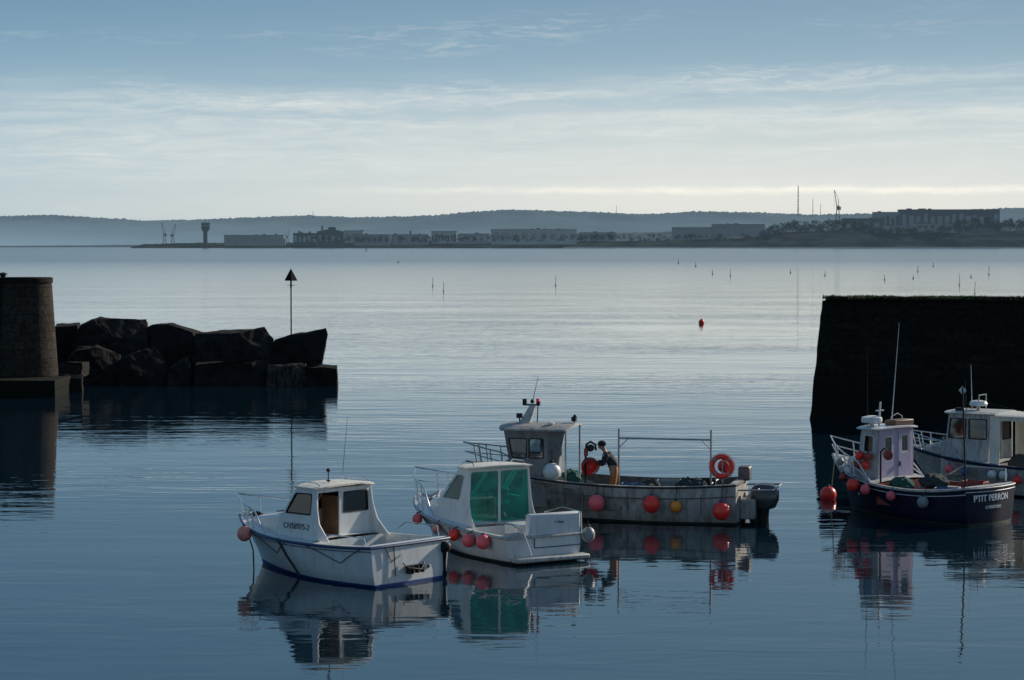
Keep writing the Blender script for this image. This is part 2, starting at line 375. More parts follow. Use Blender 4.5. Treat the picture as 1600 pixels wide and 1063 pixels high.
ridge=[(-300,338),(0,338),(80,336),(160,341),(220,345),(290,344),(350,342),(480,337),(560,340),(620,339),(680,337),(740,331),(800,328),(900,331),(1000,335),(1100,331),(1200,333),(1260,336),(1368,334),(1500,328),(1600,325),(1900,330)]
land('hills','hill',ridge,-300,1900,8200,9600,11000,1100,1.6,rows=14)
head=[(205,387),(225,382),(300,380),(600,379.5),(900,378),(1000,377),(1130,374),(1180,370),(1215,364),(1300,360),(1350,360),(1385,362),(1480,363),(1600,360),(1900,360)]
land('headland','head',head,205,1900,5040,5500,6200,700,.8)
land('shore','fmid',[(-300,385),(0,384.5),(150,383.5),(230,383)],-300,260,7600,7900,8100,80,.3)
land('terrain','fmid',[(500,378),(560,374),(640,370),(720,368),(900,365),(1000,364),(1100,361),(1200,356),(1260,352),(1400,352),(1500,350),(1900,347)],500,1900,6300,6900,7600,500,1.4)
def beach():
    mb=MB(); P=[]
    for i in range(60):
        px=880+i*14; a=(px-800)/F
        P+= [(a*4980,4980,.3),(a*5070,5070,2.8+noise.noise(Vector((i*.3,0,0))))]
    mb.add(P,[(2*i,2*i+2,2*i+3,2*i+1) for i in range(59)])
    tag(mb.build('beach','fmid',fix=True),kind='structure')
beach()
def box_px(mb,x0,x1,yt,yb,D,dep,mi=0):
    a=at(x0,yt,D); b=at(x1,yb,D); mb.box(((a.x+b.x)/2,D+dep/2,(a.z+b.z)/2),(b.x-a.x,dep,a.z-b.z),mi=mi)
def fb(name,label,x0,x1,yt,yb,D,wall,bay=None,nb=0,roof='fdark',gable=0,extra=None,cat='building'):
    e=empty(name,at((x0+x1)/2,yb,D),0,label,cat); 
    def fin(mb,nm,mt,par=e):
        off=e.location
        mb.v=[(v[0]-off.x,v[1]-off.y,v[2]-off.z) for v in mb.v]; return mb.build(nm,mt,par,smooth=False)
    m=MB(); box_px(m,x0,x1,yt,yb+6,D,55); fin(m,'wall',wall)
    m=MB()
    if gable:
        a=at(x0-.5,yt,D);b=at(x1+.5,yt,D);c=at((x0+x1)/2,yt-gable,D)
        m.add([(a.x,D-2,a.z),(b.x,D-2,a.z),(c.x,D-2,c.z),(a.x,D+57,a.z),(b.x,D+57,a.z),(c.x,D+57,c.z)],[(0,1,2),(3,5,4),(0,2,5,3),(1,4,5,2),(0,3,4,1)])
    else: box_px(m,x0-.4,x1+.4,yt-.7,yt,D-2,60)
    fin(m,'roof',roof)
    rr=random.Random(int(x0))
    for k in range(nb):
        ww=(x1-x0)/nb; m=MB(); box_px(m,x0+ww*(k+rr.uniform(.12,.3)),x0+ww*(k+rr.uniform(.7,.9)),yt+(yb-yt)*rr.uniform(.2,.42),yb-(yb-yt)*.12,D-1.2,2); fin(m,'bay_door',bay or 'fdark')
    for k in range(max(1,int((x1-x0)/28))):
        a=rr.uniform(x0,x1-4); m=MB(); box_px(m,a,a+rr.uniform(1.5,6),yt-.7-rr.uniform(.6,1.8),yt-.7,D+8,14); fin(m,'roof_vent','fdark')
    if extra:
        for nm,mt,q in extra:
            m=MB(); box_px(m,q[0],q[1],q[2],q[3],D+3,20); fin(m,nm,mt)
    return e
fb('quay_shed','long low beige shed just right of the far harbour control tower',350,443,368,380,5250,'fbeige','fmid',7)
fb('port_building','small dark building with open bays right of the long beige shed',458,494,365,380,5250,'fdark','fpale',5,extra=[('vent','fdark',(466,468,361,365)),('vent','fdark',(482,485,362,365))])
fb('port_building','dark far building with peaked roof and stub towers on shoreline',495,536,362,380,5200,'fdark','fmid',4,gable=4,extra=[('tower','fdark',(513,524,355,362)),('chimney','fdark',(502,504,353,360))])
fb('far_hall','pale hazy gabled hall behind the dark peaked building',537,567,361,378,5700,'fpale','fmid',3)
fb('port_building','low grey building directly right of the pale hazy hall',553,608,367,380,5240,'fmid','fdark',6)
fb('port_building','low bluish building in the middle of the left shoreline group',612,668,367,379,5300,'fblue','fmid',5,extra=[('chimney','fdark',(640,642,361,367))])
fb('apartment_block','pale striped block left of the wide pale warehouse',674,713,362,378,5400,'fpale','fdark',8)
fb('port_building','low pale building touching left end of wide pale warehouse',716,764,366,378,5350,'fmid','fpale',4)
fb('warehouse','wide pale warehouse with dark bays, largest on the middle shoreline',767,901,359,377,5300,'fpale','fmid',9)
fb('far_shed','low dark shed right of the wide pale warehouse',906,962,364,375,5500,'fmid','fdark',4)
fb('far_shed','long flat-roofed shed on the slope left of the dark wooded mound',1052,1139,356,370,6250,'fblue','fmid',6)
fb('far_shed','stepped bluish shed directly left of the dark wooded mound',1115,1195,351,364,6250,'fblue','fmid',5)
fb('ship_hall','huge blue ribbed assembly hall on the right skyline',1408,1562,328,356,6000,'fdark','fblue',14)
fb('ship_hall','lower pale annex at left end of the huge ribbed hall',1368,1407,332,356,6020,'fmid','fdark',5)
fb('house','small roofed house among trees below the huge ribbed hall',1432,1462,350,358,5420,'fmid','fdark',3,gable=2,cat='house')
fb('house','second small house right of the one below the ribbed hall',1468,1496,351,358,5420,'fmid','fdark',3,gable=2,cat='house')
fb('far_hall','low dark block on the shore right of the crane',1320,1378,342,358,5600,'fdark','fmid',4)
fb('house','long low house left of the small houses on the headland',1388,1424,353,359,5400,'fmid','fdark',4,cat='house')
e=empty('control_tower',at(320.5,380,5200),0,'tall dark control tower with wide cab on left shoreline','tower')
def rel(e,mb,nm,mt,sm=False):
    o=e.location; mb.v=[(v[0]-o.x,v[1]-o.y,v[2]-o.z) for v in mb.v]; return mb.build(nm,mt,e,smooth=sm)
m=MB(); box_px(m,317.5,323.5,361,381,5200,8); rel(e,m,'shaft','fdark')
m=MB(); box_px(m,316,325,359,362,5198,13); box_px(m,314.5,326.5,349.5,359,5196,17); rel(e,m,'cab','fdark')
m=MB(); box_px(m,315,326,352,354,5195,1); rel(e,m,'window_band','fmid')
m=MB(); box_px(m,314.5,326.5,348,349.5,5196,17); box_px(m,320.2,320.8,343,349,5200,1.5); rel(e,m,'roof','fdark')
def mast(label,px,yt,yb,D,w=1.0,cat='mast'):
    e=empty('lattice_mast',at(px,yb,D),0,label,cat); a=at(px,yb,D);b=at(px,yt,D); m=MB()
    h=b.z-a.z; w0=w*D/F
    for s in (-1,1):
        for q in (-1,1):
            MB().tube([(s*w0*.5,q*w0*.5,0),(s*w0*.12,q*w0*.12,h)],w0*.14,4).build('mast_leg','fdark',e)
    m=MB(); n=10
    for i in range(n):
        z0=h*i/n;z1=h*(i+1)/n;k0=w0*.5*(1-.76*i/n);k1=w0*.5*(1-.76*(i+1)/n); sg=1 if i%2 else -1
        m.tube([(-sg*k0,-k0,z0),(sg*k1,-k1,z1)],w0*.09,4); m.tube([(-sg*k0,k0,z0),(sg*k1,k1,z1)],w0*.09,4)
    m.build('bracing','fdark',e); return e
mast('tallest thin lattice mast on the right skyline left of crane',1247,290,337,5900,1.9)
mast('shorter faint mast between the tallest mast and the crane',1270,310,337,7000,1.0)
mast('shortest faint mast just left of the shipyard crane',1282,318,337,7000,.8)
mast('tiny mast on hill crest in middle of skyline',963,321,333,9000,.8)
mast('tiny mast on the left hill crest above dark peaked building',489,331,341,9000,.9)
def crane(label,px,yt,yb,D,flip=1,mt='fdark',sc=1.0):
    e=empty('harbour_crane',at(px,yb,D),0,label,'crane'); k=D/F; h=(yb-yt)*k
    m=MB()
    for s in (-1,1):
        for q in (-1,1): m.tube([(s*3.2*k*sc,q*3*k*sc,0),(s*1.6*k*sc,q*1.5*k*sc,h*.42)],.5*k*sc,5)
    m.box((0,0,h*.2),(5.4*k*sc,5.4*k*sc,.6*k*sc)); m.build('portal_legs',mt,e)
    m=MB(); m.box((0,0,h*.47),(4.2*k*sc,3.6*k*sc,h*.13)); m.box((flip*3*k*sc,0,h*.46),(3.2*k*sc,2.8*k*sc,h*.10)); m.build('machinery_house',mt,e)
    m=MB(); tip=Vector((-flip*5.6*k*sc,0,h))
    m.tube([(-flip*1.5*k*sc,-k*sc,h*.5),tip],.5*k*sc,4); m.tube([(-flip*1.5*k*sc,k*sc,h*.5),tip],.5*k*sc,4); m.tube([(flip*1.0*k*sc,0,h*.72),tip],.28*k*sc,4); m.tube([(flip*1.0*k*sc,0,h*.5),(flip*1.0*k*sc,0,h*.73)],.45*k*sc,4)
    for i in range(6):
        t=i/6; a=Vector((-flip*1.5*k*sc,-k*sc,h*.5)).lerp(tip,t); b=Vector((-flip*1.5*k*sc,k*sc,h*.5)).lerp(tip,t+.1); m.tube([a,b],.2*k*sc,4)
    m.build('jib',mt,e); m=MB(); m.tube([tip,tip+Vector((-flip*.3*k*sc,0,-h*.5))],.1*k*sc,4); m.build('hoist_cable',mt,e)
    return e
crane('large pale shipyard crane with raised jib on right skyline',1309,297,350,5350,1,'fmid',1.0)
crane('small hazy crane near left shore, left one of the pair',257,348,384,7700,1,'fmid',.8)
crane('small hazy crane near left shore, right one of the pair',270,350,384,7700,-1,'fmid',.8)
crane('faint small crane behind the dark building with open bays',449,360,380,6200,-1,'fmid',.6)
def woodland():
    mb=MB(); rnd=random.Random(8)
    def clump(px,py,D,r):
        c=at(px,py,D); 
        for k in range(60):
            a=rnd.uniform(0,2*PI); zz=rnd.uniform(-.5,1); rr=r*math.sqrt(max(0,1-zz*zz))*rnd.uniform(.5,1.05)
            p=c+Vector((math.cos(a)*rr,math.sin(a)*rr,zz*r*.9)); s=r*rnd.uniform(.12,.28)
            q=[Vector((rnd.uniform(-1,1),rnd.uniform(-1,1),rnd.uniform(-1,1)))*s for _ in range(4)]
            mb.add([p+x for x in q],[(0,1,2),(0,2,3),(0,3,1),(1,3,2)])
    top=[(1190,364),(1205,353),(1240,347),(1300,345),(1345,347),(1370,354),(1410,359),(1440,360),(1480,356),(1495,348),(1520,342),(1545,341),(1580,344),(1610,343)]
    for i in range(520):
        px=rnd.uniform(1190,1612); yt=interp(top,px)+4*noise.noise(Vector((px*.06,2,2))); py=yt+rnd.uniform(1,16); clump(px,py,5350+rnd.uniform(-60,60)-(py-yt)*14,rnd.choice([3,4,5,6,8]))
    for i in range(260):
        px=rnd.uniform(470,1200); clump(px,rnd.uniform(370,379)-(px-520)*.005,5150,rnd.uniform(2,5.5))
    tag(mb.build('woodland','wood',smooth=False,fix=False),'dark trees covering the low headland on the far right shore','woodland',kind='stuff')
woodland()
# ---------------------------------------------------------------- masonry
def stone(name,dark,lite,bw,bh,cyl=False,wl=.9,rough=.9):
    m,nt,b=newmat(name); N=nt.nodes; L=nt.links
    tc=N.new('ShaderNodeTexCoord'); s=N.new('ShaderNodeSeparateXYZ'); L.new(tc.outputs['Object'],s.inputs[0])
    cx=N.new('ShaderNodeCombineXYZ')
    if cyl:
        a=N.new('ShaderNodeMath'); a.operation='ARCTAN2'; L.new(s.outputs[1],a.inputs[0]); L.new(s.outputs[0],a.inputs[1])
        q=N.new('ShaderNodeMath'); q.operation='MULTIPLY'; q.inputs[1].default_value=1.4; L.new(a.outputs[0],q.inputs[0]); L.new(q.outputs[0],cx.inputs[0])
    else:
        q=N.new('ShaderNodeMath'); q.operation='ADD'; L.new(s.outputs[0],q.inputs[0]); L.new(s.outputs[1],q.inputs[1]); L.new(q.outputs[0],cx.inputs[0])
    L.new(s.outputs[2],cx.inputs[1])
    nz=N.new('ShaderNodeTexNoise'); nz.inputs['Scale'].default_value=1.5; nz.inputs['Detail'].default_value=3; L.new(tc.outputs['Object'],nz.inputs[0])
    mxv=N.new('ShaderNodeMixRGB'); mxv.blend_type='ADD'; mxv.inputs[0].default_value=.1; L.new(cx.outputs[0],mxv.inputs[1]); L.new(nz.outputs[1],mxv.inputs[2])
    br=N.new('ShaderNodeTexBrick'); br.inputs['Scale'].default_value=1; br.inputs['Brick Width'].default_value=bw; br.inputs['Row Height'].default_value=bh; br.inputs['Mortar Size'].default_value=.016; br.inputs['Mortar Smooth'].default_value=.9
    br.inputs['Color1'].default_value=dark+(1,); br.inputs['Color2'].default_value=lite+(1,); br.inputs['Mortar'].default_value=tuple(c*.7 for c in dark)+(1,)
    L.new(mxv.outputs[0],br.inputs[0])
    n=N.new('ShaderNodeTexNoise'); n.inputs['Scale'].default_value=5; n.inputs['Detail'].default_value=8; n.inputs['Roughness'].default_value=.7; L.new(tc.outputs['Object'],n.inputs[0])
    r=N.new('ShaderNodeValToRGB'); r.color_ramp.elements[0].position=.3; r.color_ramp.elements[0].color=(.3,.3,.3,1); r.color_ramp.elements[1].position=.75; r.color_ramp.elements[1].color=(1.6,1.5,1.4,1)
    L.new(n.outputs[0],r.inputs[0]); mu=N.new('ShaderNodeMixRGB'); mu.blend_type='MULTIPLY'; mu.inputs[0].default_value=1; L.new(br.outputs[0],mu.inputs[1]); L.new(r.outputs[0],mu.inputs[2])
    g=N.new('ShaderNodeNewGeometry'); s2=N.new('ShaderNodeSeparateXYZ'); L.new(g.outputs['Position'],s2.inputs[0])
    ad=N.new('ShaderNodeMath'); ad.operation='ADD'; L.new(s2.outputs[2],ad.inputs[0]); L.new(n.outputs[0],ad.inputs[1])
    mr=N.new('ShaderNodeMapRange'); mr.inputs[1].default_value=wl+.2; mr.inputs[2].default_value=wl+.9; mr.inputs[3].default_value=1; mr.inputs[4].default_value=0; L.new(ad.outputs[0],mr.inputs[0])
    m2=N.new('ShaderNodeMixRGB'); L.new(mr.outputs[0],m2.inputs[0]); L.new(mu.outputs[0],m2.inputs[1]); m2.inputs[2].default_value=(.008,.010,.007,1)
    L.new(m2.outputs[0],b.inputs['Base Color']); b.inputs['Roughness'].default_value=rough; b.inputs['Specular IOR Level'].default_value=.12
    b1=N.new('ShaderNodeBump'); b1.inputs['Distance'].default_value=.02; b1.invert=True; L.new(br.outputs['Fac'],b1.inputs['Height'])
    b2=N.new('ShaderNodeBump'); b2.inputs['Distance'].default_value=.05; L.new(n.outputs[0],b2.inputs['Height']); L.new(b1.outputs[0],b2.inputs['Normal']); L.new(b2.outputs[0],b.inputs['Normal'])
    return m
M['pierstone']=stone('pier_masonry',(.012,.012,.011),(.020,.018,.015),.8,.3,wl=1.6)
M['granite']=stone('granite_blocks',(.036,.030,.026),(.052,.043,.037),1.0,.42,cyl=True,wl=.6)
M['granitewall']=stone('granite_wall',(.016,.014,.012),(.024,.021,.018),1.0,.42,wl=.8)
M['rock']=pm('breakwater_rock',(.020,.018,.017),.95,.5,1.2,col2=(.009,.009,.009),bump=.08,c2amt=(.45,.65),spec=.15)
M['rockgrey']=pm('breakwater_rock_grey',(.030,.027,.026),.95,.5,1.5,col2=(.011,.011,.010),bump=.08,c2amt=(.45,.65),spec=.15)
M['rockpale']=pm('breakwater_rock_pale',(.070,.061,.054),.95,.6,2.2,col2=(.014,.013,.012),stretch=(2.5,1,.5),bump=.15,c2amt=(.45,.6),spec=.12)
M['moss']=pm('pier_moss',(.085,.11,.04),.95,.4,3,bump=.05)
def displaced(ob,amp,sc,fine=.02):
    for v in ob.data.vertices:
        p=v.co; v.co=p+noise.noise_vector(p*sc)*amp+noise.noise_vector(p*sc*4+Vector((5,1,2)))*fine
def pier():
    dirr=Vector((1,-.27,0)).normalized(); back=Vector((.35,1,0)).normalized()
    e=empty('harbour_pier',(12,92.6,0),0,'tall dark battered masonry pier filling the right edge','pier')
    mb=MB(); nx,nz=90,18; vs=[];Ln=36
    def pt(s,t):
        z=-1+t*5.74
        p=Vector((12.0,92.6,0))+dirr*s
        return Vector((p.x+.135*z,p.y+.27*z,z))
    for j in range(nz+1):
        for i in range(nx+1):
            p=pt(Ln*i/nx,j/nz); n=noise.noise_vector(p*.9)*.08+noise.noise_vector(p*3)*.03; p=p+n*(1 if j<nz else .4)
            if j==nz: p.z+=.07*noise.noise(Vector((i*.5,2,0)))
            vs.append(p)
    mb.add(vs,[(j*(nx+1)+i,j*(nx+1)+i+1,(j+1)*(nx+1)+i+1,(j+1)*(nx+1)+i) for j in range(nz) for i in range(nx)])
    vs2=[];k=8
    for j in range(nz+1):
        for i in range(k+1): vs2.append(vs[j*(nx+1)]+back*(9*i/k))
    mb.add(vs2,[(j*(k+1)+i,(j+1)*(k+1)+i,(j+1)*(k+1)+i+1,j*(k+1)+i+1) for j in range(nz) for i in range(k)])
    top=[vs[nz*(nx+1)+i] for i in range(nx+1)]
    mb.add(top+[p+back*9 for p in top],[(i,i+1,nx+1+i+1,nx+1+i) for i in range(nx)])
    mb.v=[(v[0]-12,v[1]-92.6,v[2]) for v in mb.v]
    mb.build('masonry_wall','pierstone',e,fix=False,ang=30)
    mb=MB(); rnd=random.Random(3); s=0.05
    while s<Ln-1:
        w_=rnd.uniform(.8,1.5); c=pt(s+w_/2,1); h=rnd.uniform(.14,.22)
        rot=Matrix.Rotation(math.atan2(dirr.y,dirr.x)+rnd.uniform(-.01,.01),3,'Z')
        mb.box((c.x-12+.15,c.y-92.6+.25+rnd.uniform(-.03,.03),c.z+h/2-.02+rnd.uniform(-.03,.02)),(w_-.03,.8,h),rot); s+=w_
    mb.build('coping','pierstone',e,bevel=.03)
    mb=MB()
    for i in range(7000):
        s=rnd.uniform(0,20); 
        if noise.noise(Vector((s*.8,1,1)))<-.15 and rnd.random()<.7: continue
        c=pt(s,1)+Vector((rnd.uniform(.0,.4),rnd.uniform(-.25,.6),rnd.uniform(.05,.17))); h=rnd.uniform(.03,.11); a=rnd.uniform(0,PI); ww=.03
        mb.add([c+Vector((math.cos(a)*ww,math.sin(a)*ww,0)),c-Vector((math.cos(a)*ww,math.sin(a)*ww,0)),c+Vector((rnd.uniform(-.05,.05),rnd.uniform(-.05,.05),h))],[(0,1,2)])
    tag(mb.build('grass','moss',smooth=False,fix=False),'low weeds and moss along the top of the dark pier','grass',kind='stuff')
pier()
def tower():
    c=at(44,600,109.5); c.z=0; e=empty('jetty_head',c,0,'round battered granite tower at the end of the left jetty','tower')
    def rz(z): return 1.47-.062*z
    MB().lathe([(rz(z),z) for z in [(-1+6.2*i/24) for i in range(25)]],n=64).build('tower_wall','granite',e,ang=60,fix=False)
    MB().lathe([(1.17,5.2),(1.20,5.22),(1.20,5.42),(1.15,5.47)],n=64).build('coping','granitewall',e,bevel=.01)
    m=MB(); m.box((-3.75,.9,2.15),(5.5,3.4,6.6),top=(1,.8)); m.build('jetty_wall','granitewall',e,bevel=.03)
    m=MB(); m.lathe([(.12,5.4),(.13,5.55),(.22,5.58),(.2,5.66),(.05,5.7)],(-1.15,0,0)); m.build('bollard','black',e)
    l=at(30,620,106); b=MB(); 
    x0=at(-60,600,106).x-l.x; x1=at(88,600,106).x-l.x
    b.box(((x0+x1)/2,2.2,0),(x1-x0,5.0,1.55)); o=b.build('foundation_ledge','granitewall',None,bevel=.04)
    o.location=(l.x,l.y,0); displaced(o,.03,1); tag(o,'flat stone ledge at the foot of the round granite tower','ledge')
tower()
def rock(label,poly,D,dep,seed=0,amp=.03,z0=None,mat='rock',cuts=6):
    rnd=random.Random(sum(ord(ch) for ch in label))
    P=[at(x,y,D) for x,y in poly]; c=Vector((sum(p.x for p in P)/len(P),D,0))
    pts=[(p.x-c.x,(p.z if not(z0 and p.z<z0) else -.8)) for p in P]
    k=len(pts); zc=sum(p[1] for p in pts)/k; skew=rnd.uniform(-.4,.4)
    vs=[(x,rnd.uniform(0,.7),z-.14) for x,z in pts]+[(x,dep*.35+rnd.uniform(-.2,.2),z) for x,z in pts]+[(x*.85+skew,dep,zc+(z-zc)*.8) for x,z in pts]
    bm=bmesh.new(); bv=[bm.verts.new(v) for v in vs]
    fs=[tuple(range(k)),tuple(range(2*k,3*k))[::-1]]
    for r in range(2):
        for i in range(k): j=(i+1)%k; fs.append((r*k+i,r*k+j,(r+1)*k+j,(r+1)*k+i))
    for f in fs: bm.faces.new([bv[i] for i in f])
    bmesh.ops.triangulate(bm,faces=bm.faces)
    bmesh.ops.recalc_face_normals(bm,faces=bm.faces)
    xs=[p[0] for p in pts]; zs=[p[1] for p in pts]; cc=Vector((0,dep*.4,(max(zs)+max(min(zs),0))/2))
    for q in range(cuts):
        nn=Vector((rnd.uniform(-.9,.9),-1.0,rnd.uniform(-.2,.7))).normalized()
        sup=max((bv_.co-cc).dot(nn) for bv_ in bm.verts)
        r_=bmesh.ops.bisect_plane(bm,geom=bm.verts[:]+bm.edges[:]+bm.faces[:],plane_co=cc+nn*sup*rnd.uniform(.62,.82),plane_no=nn,clear_outer=True)
        ed=[g for g in r_['geom_cut'] if isinstance(g,bmesh.types.BMEdge)]
        if ed:
            try: bmesh.ops.holes_fill(bm,edges=ed)
            except Exception: pass
    bmesh.ops.triangulate(bm,faces=bm.faces)
    for it in range(5):
        le=[e_ for e_ in bm.edges if e_.calc_length()>.34]
        if not le: break
        bmesh.ops.subdivide_edges(bm,edges=le,cuts=1); bmesh.ops.triangulate(bm,faces=bm.faces)
    for v in bm.verts:
        p=v.co+c; v.co+=noise.noise_vector(p*.9)*amp*1.5+noise.noise_vector(p*3.1+Vector((5,1,2)))*.05
    m2=bpy.data.meshes.new('breakwater_rock'); bm.to_mesh(m2); bm.free(); m2.materials.append(M[mat])
    ob=bpy.data.objects.new('breakwater_rock',m2); C.objects.link(ob); ob.location=(c.x,c.y,0)
    tag(ob,label,'rock','rocks of the left breakwater'); return ob
W=.4
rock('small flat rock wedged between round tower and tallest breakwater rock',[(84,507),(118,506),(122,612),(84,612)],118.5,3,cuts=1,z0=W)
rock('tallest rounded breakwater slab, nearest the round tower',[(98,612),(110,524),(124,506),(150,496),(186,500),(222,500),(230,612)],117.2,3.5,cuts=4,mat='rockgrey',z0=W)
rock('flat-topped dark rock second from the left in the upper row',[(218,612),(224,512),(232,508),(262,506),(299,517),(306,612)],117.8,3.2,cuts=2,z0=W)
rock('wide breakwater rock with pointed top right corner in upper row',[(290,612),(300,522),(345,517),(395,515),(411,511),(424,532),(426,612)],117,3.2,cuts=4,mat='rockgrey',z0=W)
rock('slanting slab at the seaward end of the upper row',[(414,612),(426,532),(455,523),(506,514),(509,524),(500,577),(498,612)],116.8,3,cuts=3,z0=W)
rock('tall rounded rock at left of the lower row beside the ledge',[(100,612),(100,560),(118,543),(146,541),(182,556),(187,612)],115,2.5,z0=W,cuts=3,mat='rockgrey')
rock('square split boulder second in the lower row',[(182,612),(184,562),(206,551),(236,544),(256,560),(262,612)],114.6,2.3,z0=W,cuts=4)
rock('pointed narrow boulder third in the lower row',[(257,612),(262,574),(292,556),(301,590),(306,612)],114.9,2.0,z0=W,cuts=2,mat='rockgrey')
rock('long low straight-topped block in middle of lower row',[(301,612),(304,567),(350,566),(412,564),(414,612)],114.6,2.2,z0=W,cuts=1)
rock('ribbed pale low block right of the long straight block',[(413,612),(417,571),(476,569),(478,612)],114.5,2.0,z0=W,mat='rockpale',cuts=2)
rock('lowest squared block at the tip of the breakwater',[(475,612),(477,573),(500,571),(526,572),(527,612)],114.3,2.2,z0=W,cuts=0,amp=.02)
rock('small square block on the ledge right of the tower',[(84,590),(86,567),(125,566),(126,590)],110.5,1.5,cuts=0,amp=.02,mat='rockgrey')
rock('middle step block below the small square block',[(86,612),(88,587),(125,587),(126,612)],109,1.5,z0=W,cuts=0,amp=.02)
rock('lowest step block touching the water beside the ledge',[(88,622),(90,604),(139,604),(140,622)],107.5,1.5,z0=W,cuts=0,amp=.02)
b=at(455,524,118.5); e=empty('beacon',b,0,'black triangular topmark on thin pole above the breakwater','beacon')
h=at(455,420,118.5).z-b.z
MB().tube([(0,0,-1),(0,0,h-.5)],.035,8).build('pole','matblack',e)
MB().lathe([(.32,h-.62),(.32,h-.58),(.01,h)],n=4,rot=Matrix.Rotation(R(8),3,'Z')).build('cone_topmark','matblack',e,smooth=False)
MB().tube([(0,0,h-.62),(0,0,h-1.0)],.05,6).tube([(-.2,0,h-.85),(.2,0,h-.85)],.015,6).build('bracket','matblack',e)
def dan(label,px,yb,yt):
    p=wat(px,yb); k=p.y/F; e=empty('marker_float',p,0,label,'float buoy','pole floats scattered over the outer water')
    h=(yb-yt)*k
    MB().ball((0,0,.1),1.3*k,10,6,(1,1,.7)).build('float','matblack',e)
    MB().tube([(0,0,-.3),(h*.03,0,h)],.36*k,5).build('pole','matblack',e)
dn=[(676,448,433),(693,456,441),(868,447,431),(1060,412,405),(1087,417,410),(1113,429,422),(1141,432,421),(1235,427,420),(1289,431,424),(1382,438,429),(1434,425,415),(1427,436,431),(1499,446,429),(1517,434,428),(1523,460,441),(1545,430,416),(1458,417,410),(572,392,388),(622,411,407)]
dl=['leftmost pole float of the close pair left of centre','right and nearer pole float of the close pair left of centre','tall lone pole float at the centre of the outer water','faint pole float right of the lone central one','faint pole float just left of above the red buoy','small pole float above and right of the red buoy','pole float at upper right of the red buoy','pole float above the left corner of dark pier','pole float directly above the pier corner','pole float left above the top of the pier','far pole float third above the pier','tiny low float beneath the far one above pier','taller pole float of the group above the pier right half','small float right of the taller one above pier','nearest pole float rising just behind the pier top','rightmost pole float near the frame edge','tiny distant pole float high above the pier','tiny float far out at left under the beige sheds','tiny float far out left of centre']
for (a,b_,c_),l in zip(dn,dl): dan(l,a,b_,c_)
def rbuoy(name,label,px,yb,d,mat):
    p=wat(px,yb); k=p.y/F; r=d*k/2; e=empty(name,p,0,label,'buoy')
    MB().ball((0,0,r*.55),r).build('ball',mat,e); MB().lathe([(r*.22,r*1.4),(r*.22,r*1.62),(r*.12,r*1.72)],(0,0,0),12).build('collar','black',e)
    MB().tube([(r*.14*math.cos(q*PI/6),0,r*1.72+r*.14*math.sin(q*PI/6)) for q in range(7)],r*.05,6).build('ring','black',e)
rbuoy('mooring_buoy','small red buoy alone on open water left of the pier',1096,506,9,'red')
rbuoy('mooring_buoy','bright orange-red ball buoy floating at bow of the navy boat',1294,780,26,'red')
